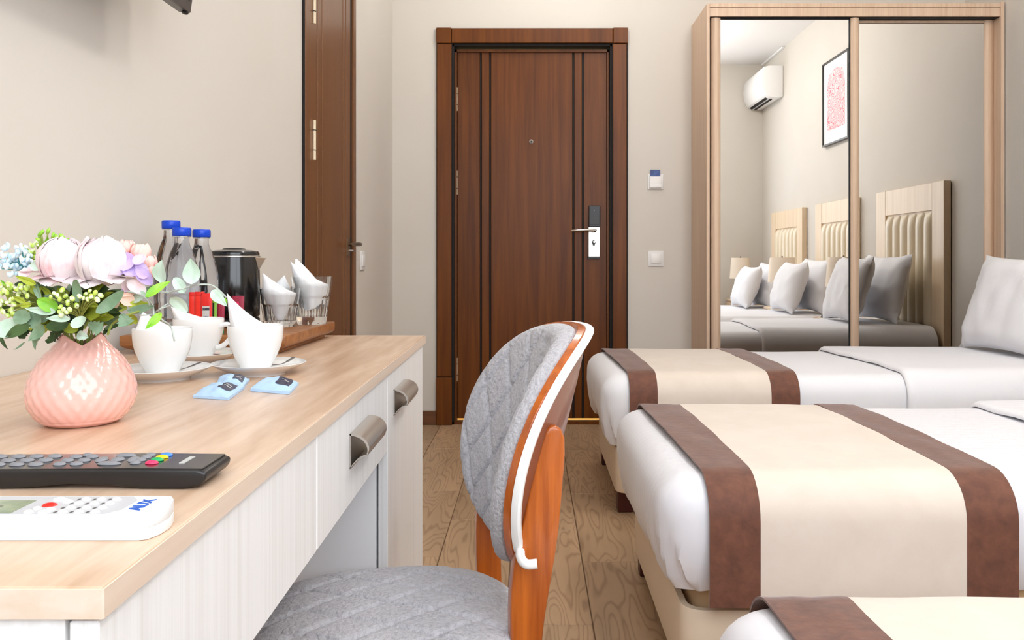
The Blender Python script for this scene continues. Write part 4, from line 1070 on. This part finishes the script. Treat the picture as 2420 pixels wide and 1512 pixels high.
sp = [(sx - .010, ky - .020, ZT + .1425), (sx - .010, ky + .020, ZT + .1425), (sx + .0165, ky, ZT + .1405), (sx - .002, ky, ZT + .108), (sx - .012, ky, ZT + .108)]
obj('spout', bevelled((sp, [(0, 2, 1), (0, 3, 2), (1, 2, 3), (0, 4, 3), (1, 3, 4), (0, 1, 4)]), .0008, 1, 20), m_bronze2, kt, smooth=False)
obj('handle', tube(smooth_path([(kx - kr + .004, ky + .012, ZT + .14), (kx - kr - .022, ky + .02, ZT + .14), (kx - kr - .030, ky + .022, ZT + .11), (kx - kr - .026, ky + .02, ZT + .05), (kx - kr + .004, ky + .012, ZT + .03)]), .0085, 10, .7), m_plblack, kt)

# ---- water bottles
def bottle(x, y, s, label):
    t = thing('water_bottle', label, 'bottle', (x, y, ZT), group='water bottles with blue caps')
    R = .031
    n = 48
    prof_ = [(.020, 0), (.028, .002), (R, .008), (R, .024), (R - .0012, .027), (R, .030), (R, .047), (R - .0012, .050), (R, .053), (R, .07), (R - .001, .073), (R, .076), (R, .106), (R - .0008, .112), (R - .004, .128), (R - .0095, .148), (.0145, .164), (.0135, .170), (.0135, .178)]
    v, f = [], []
    for r, z in prof_:
        for i in range(n):
            a = 2 * pi * i / n
            k_ = 1.0
            if .105 < z < .165: k_ = 1 - .05 * (abs(sin(a * 5 + z * 14)) ** 2)
            elif z > .03 and z < .1: k_ = 1 - .012 * abs(sin(a * 8)) ** 2
            v.append((x + r * k_ * cos(a), y + r * k_ * sin(a), ZT + z * s))
    for j in range(len(prof_) - 1):
        for i in range(n): f.append((j * n + i, j * n + (i + 1) % n, (j + 1) * n + (i + 1) % n, (j + 1) * n + i))
    f.append(tuple(range(n - 1, -1, -1))); f.append(tuple((len(prof_) - 1) * n + i for i in range(n)))
    obj('body', (v, f), m_water, t, angle=50)
    obj('neck_ring', lathe([(.0138, .1785 ), (.0165, .179), (.0165, .1805), (.0138, .181)], 32, (x, y, ZT + .178 * (s - 1)), close=True), m_glass, t)
    c0 = ZT + .178 * (s - 1)
    nn = 60; cv, cf = [], []
    for r, z in ((.0155, .181), (.0165, .182), (.0165, .1945), (.0155, .1965)):
        for i in range(nn): 
            q = r + (.00035 if i % 2 else 0) * (1 if .1815 < z < .195 else 0); cv.append((x + q * cos(2 * pi * i / nn), y + q * sin(2 * pi * i / nn), c0 + z))
    for j in range(3):
        for i in range(nn): cf.append((j * nn + i, j * nn + (i + 1) % nn, (j + 1) * nn + (i + 1) % nn, (j + 1) * nn + i))
    cf.append(tuple(range(nn - 1, -1, -1))); cf.append(tuple(3 * nn + i for i in range(nn)))
    obj('cap', (cv, cf), m_cap, t, angle=50)
bottle(-.692, 1.625, 1.085, 'leftmost of the three blue-capped water bottles, standing tallest')
bottle(-.652, 1.578, 1.0, 'front middle of the three blue-capped water bottles')
bottle(-.644, 1.652, .995, 'rightmost of the three blue-capped water bottles, next to the kettle')

# ---- coffee and tea sachets standing on the board
def stick(x, y, w, h, m_, label, name='coffee_stick', lean=0.0, rz=0.0, parts=()):
    t = thing(name, label, 'sachet', (x, y, ZT), rz)
    def fn(sg):
        def g(u, v):
            a = 2 * u - 1
            d = .0028 * max(0, 1 - a ** 4) * min(1, 8 * v, 8 * (1 - v)) * sg
            return (a * w / 2, d + lean * v * h, .0003 + v * h)
        return grid(9, 14, g)
    obj('packet', join(fn(1), fn(-1)), m_, t, local=True, angle=70)
    for (nm, z0, z1, wk, mm) in parts:
        def lab(u, v, z0=z0, z1=z1, wk=wk):
            a = (2 * u - 1) * wk; z = z0 + (z1 - z0) * v
            d = -.0031 * max(0, 1 - a ** 4) - .0002
            return (a * w / 2, d + lean * z, z)
        obj(nm, grid(7, 5, lab), mm, t, local=True)
stick(-.6195, 1.553, .017, .077, m_red, 'leftmost red and black striped coffee stick standing by the bottles', lean=.03, rz=.2, parts=[('seal', .071, .0765, .98, m_redp)])
stick(-.6075, 1.549, .017, .078, m_red, 'second red and black striped coffee stick from the bottles', lean=.02, rz=.1, parts=[('seal', .072, .0775, .98, m_redp)])
stick(-.594, 1.546, .021, .075, m_redp, 'red coffee stick with a pale arched label, beside the striped ones', lean=.02, rz=0, parts=[('pale_label', .020, .052, .62, m_grey), ('dark_band', .044, .049, .62, m_navy), ('dark_band', .030, .034, .5, m_navy)])
stick(-.581, 1.549, .010, .062, m_lime, 'thin lime green and black sachet between the red and crimson ones', lean=.02, rz=-.2, parts=[('dark_edge', .002, .058, .3, m_black)])
stick(-.570, 1.552, .014, .056, m_crim, 'small crimson and green sachet right of the lime one', lean=.02, rz=-.1, parts=[('green_end', .001, .022, .96, m_green)])
stick(-.556, 1.60, .024, .068, m_crim, 'crimson tea packet standing in front of the kettle', 'tea_packet', .05, 0, parts=[('pale_mark', .040, .056, .25, m_butpink)])

# ---- tumblers with tissue napkins
def tumbler(x, y, h, r, label):
    t = thing('glass_tumbler', label, 'glass', (x, y, ZT), group='faceted glass tumblers on the board')
    n = 60; rb = r * .72
    def rad(z):
        q = z / h
        return rb + (r - rb) * min(1, q * 1.02) ** .9
    v, f = [], []
    outer = [(.0, 0.0005)] + [(rad(z) * (.97 if z == 0 else 1), z) for z in (0, .002, h * .1, h * .25, h * .4, h * .5, h * .555, h * .60, h * .8, h * .985, h)]
    inner = [(rad(z) - (.0022 if z > h * .58 else .0045), z) for z in (h, h * .98, h * .8, h * .60, h * .55, h * .4, h * .25, h * .16)] + [(0, h * .15)]
    allp = outer + inner
    for j, (rr_, z) in enumerate(allp):
        for i in range(n):
            a = 2 * pi * i / n; k_ = 1
            if j < len(outer) and 0 < z < h * .56 and rr_ > 0:
                fa = (a * 10 / (2 * pi)) % 1 - .5
                k_ = cos(2 * pi / 10 * .5) / cos(2 * pi / 10 * fa)          # ten flat facets
                k_ = 1 + (k_ - 1) * 1.0
            v.append((x + rr_ * k_ * cos(a), y + rr_ * k_ * sin(a), ZT + z))
    for j in range(len(allp) - 1):
        for i in range(n): f.append((j * n + i, j * n + (i + 1) % n, (j + 1) * n + (i + 1) % n, (j + 1) * n + i))
    bm = bmesh.new(); vv = [bm.verts.new(q) for q in v]
    for q in f: bm.faces.new([vv[i] for i in q])
    bmesh.ops.remove_doubles(bm, verts=bm.verts, dist=1e-6)
    g = from_bm(bm)
    obj('tumbler_body', g, m_glass, t, angle=22)
    return rad
def napkin(x, y, zr, rim, tip, zlow, rlow, label, grp, seed=0, power=1.7, tip2=None):
    """folded tissue: a cone rising from the rim to one pointed corner, its lower end tucked inside"""
    def fn(u, v):
        th = 2 * pi * u
        wob = 1 + .05 * nz(cos(th) * 2, sin(th) * 2 + v * 2, seed)
        fold = 1 - .10 * abs(sin(th * 1.5 + seed)) * (1 if v > .05 else 0)
        if v < .4:
            q = v / .4; r = rlow + (rim - rlow) * q ** .8; z = zlow + (zr - .004 - zlow) * q + .006 * (1 - q) * sin(th * 2 + seed)
            return (x + r * wob * fold * cos(th), y + r * wob * fold * sin(th), z)
        q = (v - .4) / .6
        r = rim * (1 - q) * fold
        cx_, cy_ = x + (tip[0] - x) * q, y + (tip[1] - y) * q
        zz = zr - .004 + (tip[2] - zr + .004) * q ** power
        lowside = .008 * (1 + cos(th)) * .5 * sin(pi * min(1, q * 1.2))
        return (cx_ + r * wob * cos(th), cy_ + r * wob * sin(th), zz - lowside * 0)
    g = grid(36, 30, fn, wrapu=True)
    gs_ = [g]
    if tip2:
        T1, T2 = Vector(tip), Vector(tip2)
        def fl(u, v):
            a = Vector((x - rim * .85, y - .006, zr - .004)).lerp(Vector((x + rim * .2, y + .01, zr + .006)), u)
            b_ = Vector(tip2) + Vector(((u - .5) * .004, 0, 0))
            p_ = a.lerp(b_, v); p_.y += .010 * sin(pi * v) * (u - .5); return p_
        gs_.append(grid(6, 10, fl))
    return obj('paper_napkin', join(*gs_), m_paper, label=label, cat='napkin', group=grp, loc=(x, y, zlow), angle=70)
GR = 'folded paper napkins in cups and glasses'
g1 = (-.514, 1.732); g2 = (-.468, 1.803); g3 = (-.549, 1.826)
tumbler(*g1, .078, .0405, 'short faceted tumbler with a napkin, nearest on the wooden board')
tumbler(*g2, .101, .0425, 'tallest faceted tumbler with a napkin at the right end of the board')
tumbler(*g3, .078, .0400, 'short faceted tumbler mostly hidden behind the other two glasses')
napkin(*g1, ZT + .072, .0355, P(621, 645, 1.715), ZT + .020, .015, 'white napkin in the front short tumbler, point leaning left', GR, 1, 1.3)
napkin(*g2, ZT + .088, .0375, P(686, 617, 1.79), ZT + .036, .022, 'white napkin with two raised points in the tallest tumbler', GR, 2, 1.3, P(700, 612, 1.80))
napkin(*g3, ZT + .072, .0350, P(672, 650, 1.82), ZT + .026, .02, 'white napkin whose tip shows between the two front glasses', GR, 3, 1.3)

# ---- cups, saucers, spoons, napkins
def cup(x, y, ha, label, z=DZT + .0075):
    t = thing('teacup', label, 'cup', (x, y, z), group='white china teacups')
    prof_ = [(.0, .0005), (.0205, 0), (.0225, .003), (.0255, .009), (.0315, .021), (.0365, .033), (.0392, .045), (.0402, .056), (.0405, .0645), (.0400, .0655), (.0388, .0645), (.0384, .055), (.0372, .044), (.0345, .033), (.0295, .021), (.022, .010), (0, .008)]
    obj('body', lathe(prof_, 56, (x, y, z), cap=False), m_china, t, angle=60)
    hx, hy = cos(ha), sin(ha)
    pth = [(.0385, .053), (.050, .056), (.0585, .049), (.056, .034), (.045, .022), (.032, .017)]
    obj('handle', tube(smooth_path([(x + r * hx, y + r * hy, z + zz) for r, zz in pth], 6), .0042, 10, 1.0), m_china, t)
def saucer(x, y, label):
    prof_ = [(0, .001), (.034, .001), (.036, 0), (.039, 0), (.040, .003), (.055, .0085), (.0675, .0155), (.0690, .0168), (.0680, .0174), (.054, .0115), (.040, .0075), (.026, .0065), (0, .0065)]
    obj('saucer', lathe(prof_, 64, (x, y, DZT), cap=False), m_china, label=label, cat='saucer', group='white saucers with cream rims', loc=(x, y, DZT), angle=60)
def spoon(ctrl, label):
    pts = smooth_path(ctrl, 7); n_ = len(pts) - 1
    def wdt(q):
        if q < .22: return .0030 + .0012 * sin(pi * min(1, q / .22 * .5 + .3))
        if q < .62: return .0022
        return .0022 + .0078 * sin(pi * min(1, (q - .62) / .38 * .84 + .03))
    obj('teaspoon', tube(pts, [wdt(i / n_) for i in range(n_ + 1)], 10, .24), m_darksteel, label=label, cat='spoon', group='teaspoons on the saucers', loc=tuple(ctrl[1]), angle=60)
c1, c2, c3 = (-.5315, 1.215), (-.5565, 1.415), (-.4095, 1.272)
saucer(*c1, 'white saucer under the cup nearest the vase')
saucer(*c2, 'white saucer under the rear middle cup')
saucer(*c3, 'white saucer under the right-hand cup')
cup(c1[0] + .002, c1[1], 1.9, 'white teacup nearest the vase')
cup(*c2, -.12, 'white teacup in the middle, set back, handle to the right')
cup(c3[0] - .005, c3[1], 2.0, 'right-hand white teacup in front of the wooden board')
spoon([P(471, 857, 1.222), P(446, 867, 1.232), (-.5195, 1.248, .7595), (-.547, 1.260, .7595), (-.570, 1.264, .7610)], 'teaspoon on the saucer nearest the vase')
spoon([P(555, 836, 1.398), P(533, 843, 1.412), (-.530, 1.440, .7595), (-.562, 1.455, .7595), (-.590, 1.458, .7615)], 'teaspoon on the rear middle saucer')
spoon([P(694, 844, 1.278), P(675, 856, 1.288), (-.3915, 1.303, .7595), (-.417, 1.314, .7595), (-.440, 1.317, .7615)], 'teaspoon with its dark handle on the right-hand saucer')
zr = DZT + .0075 + .0645
napkin(*c1, zr, .0372, P(336, 736, 1.235), DZT + .03, .02, 'white napkin in the cup nearest the vase, under the leaves', GR, 4, 1.4)
napkin(*c2, zr, .0372, P(404, 724, 1.405), DZT + .03, .02, 'white napkin rising to a point in the rear middle cup', GR, 5, 1.45)
napkin(c3[0] - .005, c3[1], zr, .0372, P(536, 692, 1.265), DZT + .03, .02, 'white napkin with a tall swept point in the right-hand cup', GR, 6, 1.75)

# ---- blue sachets on the desk
def sachet(px, w_, label, seed):
    """px: four corners (front-left, front-right, back-right, back-left) on the desk plane"""
    cs = []
    for x, y in px:
        Y = .1715 * F / (y - VY); cs.append(Vector(((x - VX) * Y / F, Y, DZT)))
    c = sum(cs, Vector()) / 4
    t = thing('sugar_sachet', label, 'sachet', c, group='pale blue sachets on the desk')
    def at(u, v, h):
        p = cs[0].lerp(cs[1], u).lerp(cs[3].lerp(cs[2], u), v)
        p.z = DZT + h; return p
    def hgt(u, v):
        e = min(u, 1 - u, v, 1 - v)
        puff = .011 * max(0, (4 * u * (1 - u)) * (4 * v * (1 - v))) ** .5
        rim_ = .0025 * max(0, 1 - e * 12) * (1 + nz(u * 4, v * 4, seed))
        return .0012 + puff + rim_ + .0035 * nz(u * 4 + seed, v * 5, 1) * min(1, e * 8)
    def top(u, v): return at(u, v, max(.0012, hgt(u, v)))
    def bot(u, v): return at(u, v, .0003)
    tp_ = grid(20, 20, top); bt = grid(20, 20, bot)
    o_ = obj('packet', join(tp_, bt, grid(20, 2, lambda u, v: at(u, 0, .0003 if v < .5 else max(.0012, hgt(u, 0)))), grid(20, 2, lambda u, v: at(u, 1, .0003 if v < .5 else max(.0012, hgt(u, 1)))), grid(2, 20, lambda u, v: at(0, v, .0003 if u < .5 else max(.0012, hgt(0, v)))), grid(2, 20, lambda u, v: at(1, v, .0003 if u < .5 else max(.0012, hgt(1, v))))), m_sach, t, angle=50)
    def lab(u, v):
        a, b_ = .56 + .36 * u, .24 + .52 * v
        return at(a, b_, max(.0012, hgt(a, b_)) + .0004)
    lb = obj('dark_label', grid(8, 8, lab), m_navy, t)
    def ln(k0):
        return lambda u, v: at(.66 + .18 * u, k0 + .04 * v, max(.0012, hgt(.66 + .18 * u, k0)) + .0008)
    obj('print_line', join(grid(6, 2, ln(.42)), grid(6, 2, ln(.54))), m_grey, lb)
sachet([(456, 940), (541, 945), (578, 918), (500, 915)], 1, 'front pale blue sachet with a dark label on the desk', 1)
sachet([(512, 913), (574, 919), (590, 899), (518, 895)], 1, 'pale blue sachet tucked behind the front one', 2)
sachet([(592, 924), (684, 932), (706, 909), (628, 898)], 1, 'pale blue sachet lying alone on the right of the other two', 3)

# ---- remotes
t = thing('tv_remote', 'long black television remote with grey and coloured buttons', 'remote', (-.36, .657, DZT))
ry0, ry1 = .631, .684
rp_ = [(-.248, .7525), (-.243, .7575), (-.2425, .7628), (-.250, .7650), (-.30, .7652), (-.445, .7640), (-.448, .7575), (-.444, .7515), (-.405, .7502), (-.375, .7512), (-.345, .7540), (-.315, .7528), (-.290, .7504), (-.260, .7502)]
obj('body', prism(rp_, ry0, ry1, 'y', .0022, 3), m_plblack, t, angle=40)
obj('top_plate', prism([(-.2465, .7652), (-.30, .7657), (-.444, .7645), (-.444, .7632), (-.30, .7644), (-.2465, .7640)], ry0 + .002, ry1 - .002, 'y', .0004, 1), m_gloss, t, smooth=False)
def btn(x, y, rx, ry, m_, h=.0022, name='button', par=t):
    z = .7652 - .0000 if x > -.3 else .7652 - .0012 * (-.3 - x) / .145
    return obj(name, ellipsoid((x, y, z + .0008), (rx, ry, h), 12, 6), m_, par)
for y, m_ in ((.6475, m_butpink), (.6570, m_butgreen), (.6655, m_butyel), (.6735, m_butblue)):
    btn(-.2905, y, .0052, .0036, m_)
for x in (-.303,):
    for y in (.6475, .6565, .6655, .6735): btn(x, y, .0042, .0034, m_rubber)
for (x, y, a, b_) in ((-.322, .6455, .0095, .0036), (-.322, .6725, .0085, .0034), (-.3345, .659, .0045, .007), (-.3095, .659, .0042, .007), (-.322, .659, .0052, .0055)): btn(x, y, a, b_, m_rubber)
for x in (-.347, -.360): 
    for y in (.6455, .6570, .6690): btn(x, y, .0050, .0036, m_rubber)
btn(-.3535, .6740, .004, .003, m_rubber)
for x in (-.378, -.3925, -.407, -.4215):
    for y in (.6455, .6585, .6715): btn(x, y, .0058, .0042, m_rubber)
btn(-.435, .6715, .005, .004, m_butred)
obj('logo', join(*[bx(-.2690 - .0008, -.2655, .6475 + i * .0032, .6475 + i * .0032 + .0022, .7655, .7662) for i in range(7)]), m_grey, t, smooth=False)

t = thing('ac_remote', 'white air conditioner remote with a small screen and red button', 'remote', (-.33, .54, DZT))
pl = [(-.425, .516)] + [(-.2400, .516), (-.2350, .518), (-.2315, .527), (-.2305, .540), (-.2335, .553), (-.2385, .561)] + [(-.425, .561)]
pi_ = [(a + (.0006 if a < -.4 else -.0006), b + (.0006 if b < .53 else -.0006)) for a, b in pl]
obj('lower_shell', prism(pl, .7502, .7570, 'z', .0006, 2), m_white, t, angle=30)
obj('seam', prism(pi_, .7566, .7574, 'z'), m_white2, t, smooth=False)
obj('upper_shell', prism(pl, .7572, .7652, 'z', .0008, 2), m_white, t, angle=30)
obj('keypad', prism([(-.420, .5195), (-.262, .5195), (-.256, .528), (-.256, .550), (-.262, .5575), (-.420, .5575)], .7650, .7656, 'z'), m_key, t, smooth=False)
obj('screen', bx(-.376, -.3205, .5205, .548, .7654, .7659), m_lcd, t, smooth=False)
obj('screen_digits', join(*[bx(-.366 + i * .009, -.361 + i * .009, .528 + .006 * (i % 2), .5295 + .006 * (i % 2), .7659, .7660) for i in range(4)]), m_dgrey, t, smooth=False)
def abtn(x, y, rx, ry, m_): obj('button', ellipsoid((x, y, .7655), (rx, ry, .0018), 12, 6), m_, t)
for x in (-.2895, -.2795, -.2695):
    for y in (.5228, .5318, .5412, .5502):
        abtn(x, y, .0030, .0025, m_white)
        obj('button_mark', bx(x - .0056, x - .0040, y - .0016, y + .0016, .7655, .7658), m_dgrey, t, smooth=False)
abtn(-.3105, .5225, .0032, .0026, m_white); abtn(-.3010, .5225, .0040, .0030, m_white); abtn(-.3095, .5300, .0026, .0024, m_white); abtn(-.3000, .5280, .003, .0024, m_white)
abtn(-.3060, .5375, .0048, .0040, m_butred); abtn(-.3060, .5500, .0050, .0030, m_white); abtn(-.2985, .5450, .0035, .0028, m_white)
fc = bpy.data.curves.new('lettering', 'FONT'); fc.body = 'AUX'; fc.size = .0115; fc.extrude = .0002; fc.align_x = 'CENTER'; fc.offset = .0002
fo = bpy.data.objects.new('lettering_curve', fc)
me = bpy.data.meshes.new_from_object(fo); vv = [v.co.copy() for v in me.vertices]; ff = [tuple(p.vertices) for p in me.polygons]
bpy.data.objects.remove(fo)
ML = Matrix.Translation((-.2445, .5395, .7655)) @ Matrix.Rotation(pi / 2, 4, 'Z')
obj('lettering', xf((vv, ff), ML), m_logo, t, smooth=False, label='blue capital letters')
